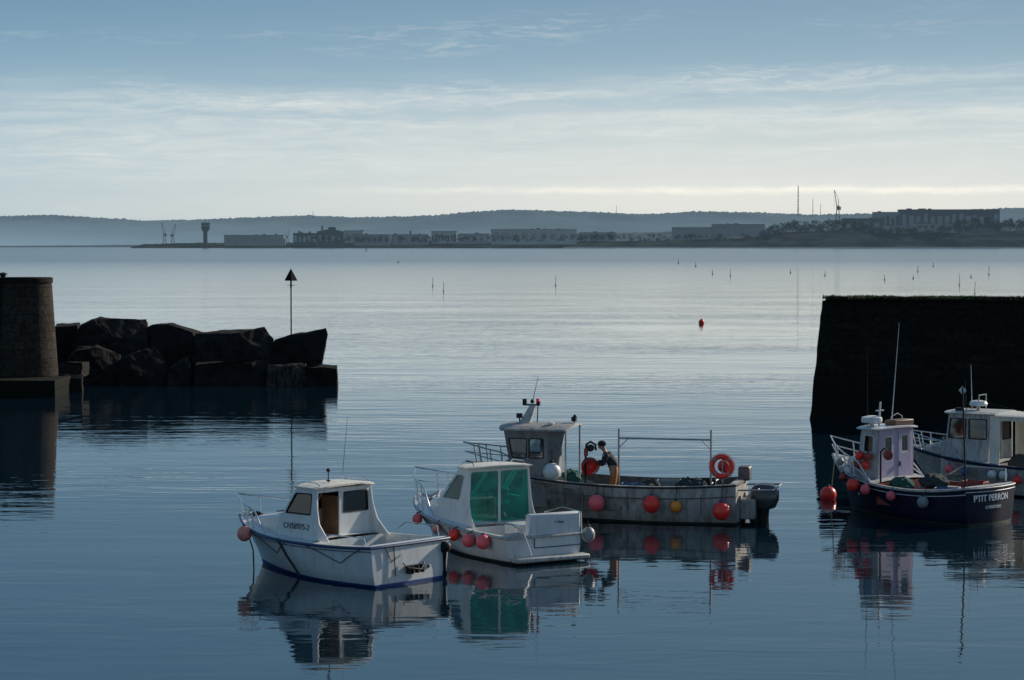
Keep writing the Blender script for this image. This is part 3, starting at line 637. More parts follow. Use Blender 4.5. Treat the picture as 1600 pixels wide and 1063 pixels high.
# ---------------------------------------------------------------- boats
def shp(t,tm,p,st=.9):
    if t<tm: return st+(1-st)*math.sin(PI/2*t/tm)
    return max(0,1-((t-tm)/(1-tm))**p)
class Boat:
    def __init__(s,name,label,S,al,L_,B,sheer,zf,td,mats,cat='boat',bow=2.3,tm=.42,rake=.13,gw=.1,nst=30,st=.9,bulge=.03):
        s.S=S; s.al=R(al); s.L=L_; s.B=B; s.sh=sheer; s.c=math.cos(s.al); s.s=math.sin(s.al); s.zf=zf; s.td=td; s.st=st; s.bulge=bulge
        s.e=empty(name,(S[0],S[1],0),PI-s.al,label,cat)
        s.tm=tm;s.bow=bow
        def lv(ky,tmm,p,fr,xl): return (ky,tmm,p,tuple(.1+(q-.1)*fr for q in sheer),xl)
        s.lv=[(0,.3,1.5,(-.28,-.32,-.2),L_*(1-rake*1.25)),
              (.72,.25,bow*.62,(-.14,-.16,-.06),L_*(1-rake*1.1)),
              (.90,.30,bow*.70,(.06,.06,.10),L_*(1-rake)),
              lv(.94,.34,bow*.76,.22,L_*(1-rake*.82)),lv(.965,.38,bow*.85,.5,L_*(1-rake*.5)),lv(.985,.4,bow*.95,.8,L_*(1-rake*.2)),
              lv(.995,tm,bow,.9,L_*(1-rake*.1)),lv(1,tm,bow,1,L_)]
        n=nst; ts=[1-(1-i/n)**1.35 for i in range(n+1)]; s.ts=ts
        mb=MB()
        P=[[s.pt(l,t) for l in range(8)] for t in ts]
        for sd in (1,-1):
            o=len(mb.v); mb.v+=[(p[0],p[1]*sd,p[2]) for row in P for p in row]
            for l in range(7):
                mi=1 if l<2 else (2 if l==6 else 0)
                for i in range(n): mb.f.append([o+i*8+l,o+(i+1)*8+l,o+(i+1)*8+l+1,o+i*8+l+1]); mb.m.append(mi)
        r0=P[0]; q=12; F_=[-1+2*j/q for j in range(q+1)]; vs=[]
        for l in range(8):
            for f in F_: vs.append((-s.bulge*(1-f*f)*(1 if l>2 else .9),r0[l][1]*f,r0[l][2]))
        o=len(mb.v); mb.v+=vs
        for l in range(7):
            for j in range(q): mb.f.append([o+l*(q+1)+j,o+l*(q+1)+j+1,o+(l+1)*(q+1)+j+1,o+(l+1)*(q+1)+j]); mb.m.append(1 if l<2 else 0)
        ob=mb.build('hull',mats['hull'],None,ang=40)
        bm=bmesh.new(); bm.from_mesh(ob.data); bmesh.ops.remove_doubles(bm,verts=bm.verts,dist=.0008); bmesh.ops.recalc_face_normals(bm,faces=bm.faces); bm.to_mesh(ob.data); bm.free()
        ob.data.set_sharp_from_angle(angle=R(40)); ob.parent=s.e; s.hull=ob
        rail=[s.out(t,7,.012) for t in ts]; yh=r0[7][1]
        arc=[(-s.bulge*(1-f*f)-.012,yh*f,r0[7][2]) for f in F_[1:-1]]
        pts=[(p[0],p[1],p[2]-.03) for p in rail]+[(p[0],-p[1],p[2]-.03) for p in rail[::-1][1:]]+[(a[0],a[1],a[2]-.03) for a in arc]
        MB().tube(pts,mats.get('rr',.03),8,closed=True).build('rub_rail',mats['rail'],s.e)
        g=MB(); inner=[]
        for t in ts:
            x,y,z=s.pt(7,t); inner.append((x,max(y-gw,0),z+.004))
        for sd in (1,-1):
            vs=[]
            for (x,y,z),(xi,yi,zi) in zip([s.pt(7,t) for t in ts],inner): vs+=[(x,y*sd,z+.004),(xi,yi*sd,zi+.008)]
            g.add(vs,[(2*i,2*i+2,2*i+3,2*i+1) for i in range(n)])
        x0,y0,z0=inner[0]; vs=[]
        for f in F_: vs+=[(-s.bulge*(1-f*f),yh*f,z0+.001),(gw,y0*f,z0+.009)]
        g.add(vs,[(2*i,2*i+2,2*i+3,2*i+1) for i in range(q)])
        g.build('gunwale',mats['gunwale'],s.e,fix=False)
        d=MB(); ci=[i for i,t in enumerate(ts) if t<=td]; k=ci[-1]
        for sd in (1,-1):
            vs=[]
            for i in ci:
                x,y,z=inner[i]; x=max(x,gw); vs+=[(x,y*sd,z+.004),(x,y*sd*.97,zf)]
            d.add(vs,[(2*i,2*i+2,2*i+3,2*i+1) for i in range(k)],0)
        d.add([(gw,y0,z0),(gw,-y0,z0),(gw,-y0,zf),(gw,y0,zf)],[(0,1,2,3)],0)
        xk,yk,zk=inner[k]; d.add([(xk,yk,zk),(xk,-yk,zk),(xk,-yk,zf),(xk,yk,zf)],[(0,1,2,3)],0)
        vs=[]
        for i in ci:
            x,y,z=inner[i]; x=max(x,gw); vs+=[(x,y*.97,zf),(x,-y*.97,zf)]
        d.add(vs,[(2*i,2*i+2,2*i+3,2*i+1) for i in range(k)],1)
        d.build('cockpit',mats['cockpit'],s.e)
        d=MB(); vs=[]; q=6; rows=[i for i in range(k,n+1)]
        for i in rows:
            x,y,z=inner[i]
            for j in range(q+1):
                f=-1+2*j/q; vs.append((x,y*f,z+.005+.06*(1-f*f)*min(1,y/.4)))
        d.add(vs,[(i*(q+1)+j,(i+1)*(q+1)+j,(i+1)*(q+1)+j+1,i*(q+1)+j+1) for i in range(len(rows)-1) for j in range(q)])
        d.build('foredeck',mats['deck'],s.e)
    def z3(s,z,t): return z[0]*(1-t)*(1-2*t)+4*z[1]*t*(1-t)+z[2]*t*(2*t-1)
    def pt(s,l,t):
        ky,tm,p,z,xl=s.lv[l]; return (t*xl,ky*s.B/2*shp(t,tm,p,s.st),s.z3(z,t))
    def out(s,t,l,d):
        x,y,z=s.pt(l,t); return (x+(d if t>.97 else 0),y+d*.8*(1 if t<.999 else 0),z)
    def half(s,x): return s.B/2*shp(min(1,x/s.L),s.tm,s.bow,s.st)
    def sheer(s,x): return s.z3(s.sh,x/s.L)
    def world(s,x,y,z): return Vector((s.S[0]-s.c*x-s.s*y,s.S[1]+s.s*x-s.c*y,z))
    def solve(s,px,py,yy):
        d=ray(px,py); k=d.x/d.y; x=(s.S[0]-s.s*yy-k*(s.S[1]-s.c*yy))/(s.c+k*s.s); D=s.S[1]+s.s*x-s.c*yy
        return x,H+D*d.z/d.y
def fender(b,px,py,r,mat,label,rope='rope'):
    yy=b.B/2
    for _ in range(4):
        x,z=b.solve(px,py,yy); yy=b.half(max(0,min(x,b.L*.995)))*(.985)+r*.95
    p=b.world(x,yy,z); e=empty('ball_fender',p,PI-b.al,label,'fender')
    MB().ball((0,0,0),r,22,14,(1,1,1.06)).build('ball',mat,e)
    MB().lathe([(r*.26,r*.93),(r*.24,r*1.17),(r*.14,r*1.27)],n=12).build('collar','bluestripe' if mat in('red','pink','salmon') else 'black',e)
    zt=b.sheer(x)-z
    if zt>r*1.2: MB().tube([(0,0,r*1.2),(0,-(yy-b.half(x))*.5,(r*1.2+zt)/2),(0,-(yy-b.half(x))-.01,zt+.02)],.012,6).build('line',rope,e)
    return e
def panel_part(name,parent,outer,holes,o,u,v,t,mat): return MB().panel(outer,holes,o,u,v,t).build(name,mat,parent,smooth=True,bevel=.006)
def roofslab(parent,x0,x1,w0,w1,z0,z1,th,camber,mat,name='roof'):
    mb=MB(); nx,ny=12,10; top=[];bot=[]
    for i in range(nx+1):
        a=i/nx; 
        for j in range(ny+1):
            f=-1+2*j/ny; e_=(abs(f))**6*.08
            x=x0+(x1-x0)*a; x=x+( e_ if i==0 else (-e_*1.6 if i==nx else 0)); ww=w0+(w1-w0)*a
            z=z0+(z1-z0)*a+camber*(1-f*f)
            top.append((x,ww*f,z+th*(1-.35*(i in(0,nx) or j in(0,ny))))); bot.append((x,ww*f,z0+(z1-z0)*a+camber*(1-f*f)*.8))
    k=ny+1; n=len(top)
    fs=[(i*k+j,i*k+j+1,(i+1)*k+j+1,(i+1)*k+j) for i in range(nx) for j in range(ny)]
    mb.add(top+bot,fs+[tuple(n+q for q in f[::-1]) for f in fs]+[(i*k,(i+1)*k,n+(i+1)*k,n+i*k) for i in range(nx)]+[(i*k+ny,n+i*k+ny,n+(i+1)*k+ny,(i+1)*k+ny) for i in range(nx)]+[(j,n+j,n+j+1,j+1) for j in range(ny)]+[(nx*k+j,nx*k+j+1,n+nx*k+j+1,n+nx*k+j) for j in range(ny)])
    return mb.build(name,mat,parent,ang=45)
def cabin(parent,side,swin,xfb,xft,zfb,zt,xab,xat,wb,wt,zb,mat,awin=[],adoor=[],th=.035,fmat='black',gm='glass',fw=2,amat=None,gma=None,afw=.022):
    h=zt-zb; kk=(wb-wt)/h
    for sg in (1,-1):
        o=(0,sg*wb,zb); u=(1,0,0); v=(0,-sg*kk,1); t=th*sg
        pl=[[(x,z-zb) for x,z in rpoly(wn,.05)] for wn in swin]
        panel_part('cabin_side',parent,[(x,z-zb) for x,z in side],pl,o,u,v,t,mat)
        for q in pl: window(parent,q,o,u,v,t,fmat,gm,.022)
    hf=zt-zfb; wfb=wb-kk*(zfb-zb); u=(0,1,0); v=((xft-xfb)/hf,0,1); o=(xfb,0,zfb)
    ws=[]
    for i in range(fw):
        a=-wfb*.9+2*wfb*.9*i/fw+.04; b_=-wfb*.9+2*wfb*.9*(i+1)/fw-.04
        ws.append(rpoly([(a,.07),(b_,.07),(b_*.97,hf-.07),(a*.97,hf-.07)],.04))
    panel_part('windshield_frame',parent,[(-wfb+.01,0),(wfb-.01,0),(wt-.01,hf),(-wt+.01,hf)],ws,o,u,v,-th,mat)
    for q in ws: window(parent,q,o,u,v,-th,fmat,gm,.015)
    ha=zt-zb; v=((xat-xab)/ha,0,1); o=(xab,0,zb)
    hs=[[(y,z-zb) for y,z in rpoly(q,.05)] for q in awin]; ds=[[(y,z-zb) for y,z in rpoly(q,.03)] for q in adoor]
    panel_part('aft_bulkhead',parent,[(-wb+.01,0),(wb-.01,0),(wt-.01,ha),(-wt+.01,ha)],hs+ds,o,u,v,th,amat or mat)
    for q in hs: window(parent,q,o,u,v,th,fmat,gma or gm,afw)
def trunk(parent,x0,x1,w0,w1,z0,z1,zb0,zb1,mat,name='cabin_trunk'):
    mb=MB(); n=8; vs=[]
    for i in range(n+1):
        t=i/n; x=x0+(x1-x0)*t; w_=w0+(w1-w0)*t**1.3; zt=z0+(z1-z0)*t**1.1; zb=zb0+(zb1-zb0)*t
        vs+=[(x,w_,zb),(x,w_*.94,zt-.05),(x,w_*.82,zt),(x,0,zt+.03),(x,-w_*.82,zt),(x,-w_*.94,zt-.05),(x,-w_,zb)]
    mb.add(vs,[(i*7+j,(i+1)*7+j,(i+1)*7+j+1,i*7+j+1) for i in range(n) for j in range(6)]+[(0,1,2,3,4,5,6),tuple(n*7+j for j in (6,5,4,3,2,1,0))])
    return mb.build(name,mat,parent,ang=30)
def bowrail(b,x0,h,mat='steel',r=.014,posts=4,mid=False,inset=.07,lean=.12):
    xs=[x0+(b.L-.02-x0)*i/10 for i in range(11)]
    def P(x,sg,hh,ln): 
        y=max(b.half(x)-inset,0); return (x+ln*max(0,(x-x0)/(b.L-x0)),(y+(.03 if y>.1 else 0)*hh/h)*sg,b.sheer(x)+hh)
    def hh(i): return h*min(1,.0+i*.45) if i<3 else h
    m=MB(); m.tube([P(x,1,hh(i),lean) for i,x in enumerate(xs)]+[P(x,-1,hh(10-i),lean) for i,x in enumerate(xs[::-1][1:],1)],r,8)
    if mid: m.tube([P(x,1,hh(i)*.5,lean*.5) for i,x in enumerate(xs)]+[P(x,-1,hh(10-i)*.5,lean*.5) for i,x in enumerate(xs[::-1][1:],1)],r*.8,6)
    for k in range(posts):
        i=3+int(k*7/posts+.5)
        for sg in (1,-1): m.tube([P(xs[min(i,10)],sg,0,0),P(xs[min(i,10)],sg,h,lean)],r,6)
    return m.build('bow_rail',mat,b.e)
def outboard(parent,x,y,z,sc=1,mat='black',tilt=0,hs=1):
    rt=Matrix.Rotation(R(tilt),3,'Y'); O=Vector((x,y,z))
    T=lambda p: O+rt@(Vector(p)*sc)
    m=MB(); pr=[(.10,.12,.30),(.20,.15,.34),(.25,.17,.48),(.24,.16,.62),(.16,.12,.70),(.04,.04,.72)]
    pr=[(a,b_,.3+(zz-.3)*hs) for a,b_,zz in pr]
    vs=[];n=16
    for a,b_,zz in pr:
        for j in range(n):
            q=2*PI*j/n; cx_=math.copysign(abs(math.cos(q))**.7,math.cos(q)); sy=math.copysign(abs(math.sin(q))**.7,math.sin(q)); vs.append(T((-.12+a*cx_,b_*sy,zz)))
    m.add(vs,[(i*n+j,i*n+(j+1)%n,(i+1)*n+(j+1)%n,(i+1)*n+j) for i in range(len(pr)-1) for j in range(n)]+[tuple(range((len(pr)-1)*n,len(pr)*n)),tuple(range(n))[::-1]])
    o=m.build('outboard_motor',mat,parent,ang=50)
    m=MB(); vs=[]
    for zz,a,b_ in ((.34,.1,.07),(.0,.07,.045),(-.35,.06,.03),(-.42,.14,.05),(-.5,.12,.04),(-.72,.03,.01)):
        for j in range(10):
            q=2*PI*j/10; vs.append(T((-.12+a*math.cos(q),b_*math.sin(q),zz)))
    m.add(vs,[(i*10+j,i*10+(j+1)%10,(i+1)*10+(j+1)%10,(i+1)*10+j) for i in range(5) for j in range(10)]+[tuple(range(50,60))])
    m.box(T((.02,0,.18)),(.14*sc,.2*sc,.22*sc),rt); m.build('motor_leg','black',o)
    return o
def whip(parent,x,y,z0,x1,y1,z1,mat='steel',r=.008,name='antenna'):
    MB().tube([(x,y,z0),((x+x1)/2,(y+y1)/2,(z0+z1)/2),(x1,y1,z1)],r,6,r2=r*.35).build(name,mat,parent)
def wander(b,x,y,z,lx,ly,n,seed,label,mat='rope',r=.014):
    """a loose coil of rope lying in a boat"""
    rr=random.Random(seed); pts=[]
    for i in range(n*14):
        a=i*2*PI/14; k=1-.5*i/(n*14)+rr.uniform(-.06,.06); pts.append((lx*k*math.cos(a),ly*k*math.sin(a),.02+.02*(i/14)+rr.uniform(0,.015)))
    o=MB().tube(pts,r,5).build('rope_coil',mat); o.location=b.world(x,y,z); o.rotation_euler=(0,0,PI-b.al); tag(o,label,'rope')
def stripe(b,l,dy,dz,r,mat,name='cove_line',tmax=.97):
    for s_ in (1,-1):
        MB().tube([(b.pt(l,t)[0],s_*(b.pt(l,t)[1]+dy),b.pt(l,t)[2]+dz) for t in [i/24*tmax for i in range(25)]],r,5).build(name,mat,b.e)
def crate(b,label,x,y,z,mt,rz=.1,h=.26):
    en=empty('fish_crate',b.world(x,y,z),PI-b.al+rz,label,'crate')
    m=MB(); m.box((0,0,.01),(.6,.38,.02))
    for s_ in (-1,1): m.box((s_*.29,0,.01+h/2),(.02,.38,h)); m.box((0,s_*.18,.01+h/2),(.56,.02,h))
    m.build('crate_shell',mt,en,bevel=.006)
    for s_ in (-1,1): MB().box((s_*.302,0,h*.85),(.012,.16,.04)).build('handle','black',en)
def net(b,label,x,y,z,sx_,sy_,sz,seed,mt='net'):
    mb=MB(); mb.ball((0,0,0),1,36,22,(sx_,sy_,sz)); o=mb.build('net_heap',mt); 
    for v in o.data.vertices: v.co+=noise.noise_vector(v.co*7+Vector((seed,0,0)))*.08+noise.noise_vector(v.co*20)*.03
    o.location=b.world(x,y,z); o.rotation_euler=(0,0,PI-b.al); tag(o,label,'net')
# ---- boat 1
def boat1():
    b=Boat('cabin_boat','white cabin boat at front left, blue rub stripe and registration on side',(-2.10,47.5),42,5.3,2.40,(.86,.80,1.04),.32,.36,
      dict(hull=['white','blue','white'],rail='bluestripe',gunwale='white',cockpit=['white','grime_shade'],deck='white'),st=.96)
    e=b.e
    side=[(1.50,.80),(3.10,.80),(3.10,1.27),(2.98,1.30),(2.60,1.86),(1.98,1.86),(1.93,1.45),(1.84,1.15),(1.68,.98)]
    cabin(e,side,[[(2.12,1.33),(2.88,1.33),(2.60,1.74),(2.12,1.75)]],2.98,2.60,1.29,1.86,1.98,1.98,.90,.80,.80,'white',
      awin=[[(-.70,1.33),(.02,1.33),(.0,1.74),(-.68,1.74)]],adoor=[[(.14,.83),(.78,.83),(.74,1.78),(.14,1.78)]],gm='glassdark',gma='glass')
    MB().box((2.25,.16,1.2),(.5,.025,.95)).build('door','brown',e,bevel=.005)
    trunk(e,2.72,4.5,.89,.36,1.30,1.05,.8,.9,'white')
    roofslab(e,1.86,2.72,.88,.80,1.86,1.86,.05,.05,'cream')
    MB().box((2.5,-.3,.6),(.5,.5,.5)).box((2.45,-.3,1.05),(.12,.5,.5)).build('helm_seat','cream',e,bevel=.03)
    MB().tube([(2.8,-.35+.16*math.cos(q*PI/8),1.22+.16*math.sin(q*PI/8)) for q in range(16)],.012,6,closed=True).build('steering_wheel','black',e)
    for sg in (1,-1): MB().tube([(1.95,sg*.72,1.93),(2.1,sg*.72,1.99),(2.5,sg*.70,1.99),(2.65,sg*.68,1.93)],.012,6).build('roof_rail','steel',e)
    MB().box((3.6,0,1.25),(.5,.5,.03),Matrix.Rotation(R(8),3,'Y')).build('deck_hatch','glassdark',e,bevel=.01)
    bowrail(b,3.4,.44,posts=3,r=.018)
    MB().box((b.L-.25,0,b.sheer(5.1)+.05),(.3,.12,.05)).tube([(b.L-.3,0,b.sheer(5.1)+.03),(b.L-.3,0,b.sheer(5.1)+.2)],.03,8).build('bow_fitting','steel',e)
    MB().tube([(.25,1.05,.87),(.3,1.05,1.0),(1.2,1.09,1.0),(1.46,1.08,.92)],.013,6).build('side_rail','steel',e)
    MB().tube([(.2,-1.05,.87),(.25,-1.05,1.08),(1.2,-1.09,1.08),(1.46,-1.08,.92)],.013,6).build('side_rail','steel',e)
    MB().box((.35,0,.52),(.42,1.7,.4)).build('stern_bench','white',e,bevel=.03)
    MB().box((.9,-.35,.5),(.5,.45,.35)).build('engine_box','white',e,bevel=.03)
    MB().tube([(2.2,.25,1.93),(2.2,.25,2.2)],.012,6).box((2.2,.25,2.0),(.1,.03,.03)).ball((2.2,.25,2.22),.045,10,8).build('navigation_light','black',e)
    x,z=b.solve(534,757,-.25); x2,z2=b.solve(543,651,-.25)
    whip(e,x,-.25,1.93,x2,-.25,z2,'steel',.012)
    outboard(e,.03,-.98,.38,.58,'black',0,.9)
    m=MB(); m.box((-.06,-.02,.36),(.05,.42,.05)); 
    for q in (-.2,-.05,.1,.2): m.box((-.12,q-.02,.3),(.1,.04,.16))
    m.tube([(-.1,-.3,.42),(-.22,-.1,.3),(-.15,.25,.36)],.02,6); m.tube([(-.06,.28,.45),(-.1,.05,.2)],.014,6); m.build('engine_bracket','black',e)
    m=MB(); m.tube([(-.05,.55,.85),(-.06,.5,.2)],.012,6); m.tube([(-.04,.8,.86),(-.06,.62,.5),(-.05,.35,.62)],.01,6); m.build('transom_line','rope',e)
    MB().lathe([(.035,0),(.035,.02)],(-.04,-.5,.3),12,Matrix.Rotation(PI/2,3,'Y')).build('drain','black',e)
    kk=.10/1.06
    text('CH58975-2',.17,e,(2.52,.90+.006-kk*.24,1.05),(-1,0,0),(0,-kk,1),'letter_black','registration_number',bold=0)
    text('KENTEX',.07,e,(1.855,-.35,1.885),(0,-1,0),(0,0,1),'letter_black','lettering')
    stripe(b,6,.004,-.03,.011,'bluestripe')
    fender(b,381,834,.16,'salmon','salmon pink ball hanging from bow of front left white boat',rope='ropepale')
    o=MB().box((0,0,0),(.5,.4,.26)).build('tarpaulin','green',None,bevel=.05); o.location=b.world(1.3,.25,.47); o.rotation_euler=(0,0,PI-b.al+.2); tag(o,'folded green tarpaulin in cockpit of front left white boat','tarpaulin')
    wander(b,.95,.6,.34,.22,.18,4,3,'coil of pale rope in cockpit of the front left white boat','ropepale')
    wander(b,4.75,.0,1.02,.16,.14,3,21,'small dark rope coil on bow of the front left white boat','rope')
    t=.52; MB().tube([(b.pt(l,t)[0],b.pt(l,t)[1]+.02,b.pt(l,t)[2]) for l in range(7,1,-1)],.028,6).build('hull_strap','rope',e)
    m=MB(); a=b.world(5.1,.1,.95); c_=wat(397,893); m.tube([a,a.lerp(c_,.5)+Vector((.1,0,-.12)),c_+Vector((0,0,-.1))],.016,6)
    tag(m.build('mooring_rope','rope'),'mooring rope dropping from bow of front left white boat into water','rope')
    P=[b.pt(7,.82),b.pt(5,.7),b.pt(4,.6),b.pt(5,.52),b.pt(7,.46)]
    MB().tube([(p[0],p[1]+.02,p[2]) for p in P],.009,5).build('hull_line','rope',e)
    P=[b.pt(7,.40),b.pt(5,.3),b.pt(4,.18),b.pt(5,.1),b.pt(7,.03)]
    MB().tube([(p[0],p[1]+.02,p[2]) for p in P],.009,5).build('hull_line','rope',e)
    return b
B1=boat1()
# ---- boat 2
def boat2():
    b=Boat('cabin_boat','white cabin boat with green tinted rear windows, beside the grey workboat',(.72,50.7),58,5.7,2.2,(.60,.70,1.02),.25,.32,
      dict(hull=['white','antifoul','bluestripe'],rail='grime_shade',gunwale='white',cockpit=['white','grime_shade'],deck='white'))
    e=b.e
    side=[(1.55,.62),(3.3,.72),(3.3,1.12),(3.2,1.16),(2.35,1.93),(1.9,1.93),(1.86,1.2),(1.76,.9)]
    cabin(e,side,[[(2.26,1.2),(3.02,1.2),(2.42,1.78),(2.10,1.78)]],3.2,2.35,1.16,1.93,1.9,1.9,.88,.80,.62,'white',gm='greenglass',
       awin=[[(.02,.70),(.82,.70),(.76,1.87),(.02,1.87)],[(-.82,.70),(-.02,.70),(-.02,1.87),(-.76,1.87)]],fmat='white',afw=.008)
    trunk(e,2.9,4.7,.84,.36,1.18,1.0,.72,.88,'white')
    roofslab(e,1.78,2.5,.88,.80,1.93,1.93,.05,.04,'cream')
    for sg in (1,-1): MB().tube([(1.9,sg*.68,2.0),(1.95,sg*.68,2.06),(2.4,sg*.66,2.06),(2.45,sg*.66,2.0)],.012,6).build('roof_rail','steel',e)
    bowrail(b,3.2,.62,posts=4,mid=True,r=.018)
    m=MB(); m.box((.12,-.30,.80),(.20,1.35,.52)); m.build('transom_locker','white',e,bevel=.04)
    MB().panel(rpoly([(-.95,.30),(.30,.30),(.30,.56),(-.95,.56)],.03),[rpoly([(-.93,.32),(.28,.32),(.28,.54),(-.93,.54)],.03)],(-.042,0,.02),(0,1,0),(0,0,1),.01).build('trim_strip','bluestripe',e)
    text("Y. Maud",.075,e,(.012,-.40,.86),(0,-1,0),(0,0,1),'letter_black','boat_name')
    MB().box((-.17,-.05,.10),(.30,1.9,.10)).build('swim_platform','grime_shade',e,bevel=.03)
    MB().tube([(-.25,.5,.2),(-.1,.62,.72),(.2,.72,.85),(.9,.92,.86),(1.5,.94,.78)],.016,8).build('stern_rail','steel',e)
    MB().tube([(-.05,-.95,.6),(0,-.97,1.05),(.8,-.99,1.08),(1.5,-.97,.9)],.014,8).build('stern_rail','steel',e)
    MB().box((.1,.72,.62),(.3,.35,.1)).build('step','grime_shade',e,bevel=.02)
    MB().box((1.1,-.1,.5),(.55,.6,.5)).build('engine_box','white',e,bevel=.04)
    MB().box((2.5,-.35,.7),(.4,.45,.8)).box((2.42,-.35,1.2),(.1,.42,.4)).build('helm_seat','black',e,bevel=.04)
    MB().box((2.9,-.2,1.05),(.25,1.1,.25)).box((2.95,.3,1.2),(.15,.3,.15)).build('dashboard','grey',e,bevel=.03)
    MB().tube([(2.72,-.35+.17*math.cos(q*PI/8),1.2+.17*math.sin(q*PI/8)) for q in range(16)],.014,6,closed=True).build('steering_wheel','black',e)
    m=MB()
    for i in range(4):
        t=.25+i*.14; p=b.pt(7,t);q=b.pt(4,t+.05);r_=b.pt(7,t+.12); m.tube([(p[0],p[1]+.015,p[2]),(q[0],q[1]+.03,q[2]),(r_[0],r_[1]+.015,r_[2])],.011,5)
    m.build('hull_line','rope',e)
    MB().tube([(4.5,.15,.98),(4.6,0,1.15),(5.0,0,1.0),(5.3,.1,1.02)],.03,6).build('anchor','galv',e)
    wander(b,.75,.45,.28,.25,.2,4,5,'coil of rope in cockpit of the green windowed boat','ropepale')
    wander(b,4.2,.35,.97,.2,.16,3,6,'dark coil of rope on foredeck of the green windowed boat','rope')
    fender(b,652,811,.12,'pink','faded pink ball fender at bow of the green windowed boat')
    fender(b,682,826,.10,'salmon','small salmon ball tucked near bow of the green windowed boat')
    fender(b,709,836,.13,'red','red ball fender third from bow on the green windowed boat')
    fender(b,732,845,.145,'pink','bright pinkish ball fender left of the rearmost one on green windowed boat')
    fender(b,755,847,.16,'pink','rearmost and largest pink ball on side of green windowed boat')
    e2=empty('ball_fender',b.world(.05,-1.20,.52),0,'pale ball fender at far stern corner of the green windowed boat','fender')
    MB().ball((0,0,0),.15,sc=(1,1,1.2)).build('ball','bgrey',e2); MB().lathe([(.04,.165),(.04,.21),(.02,.23)],n=10).build('collar','black',e2); MB().tube([(0,0,.2),(0,0,.3)],.012,6).build('line','rope',e2)
    return b
B2=boat2()
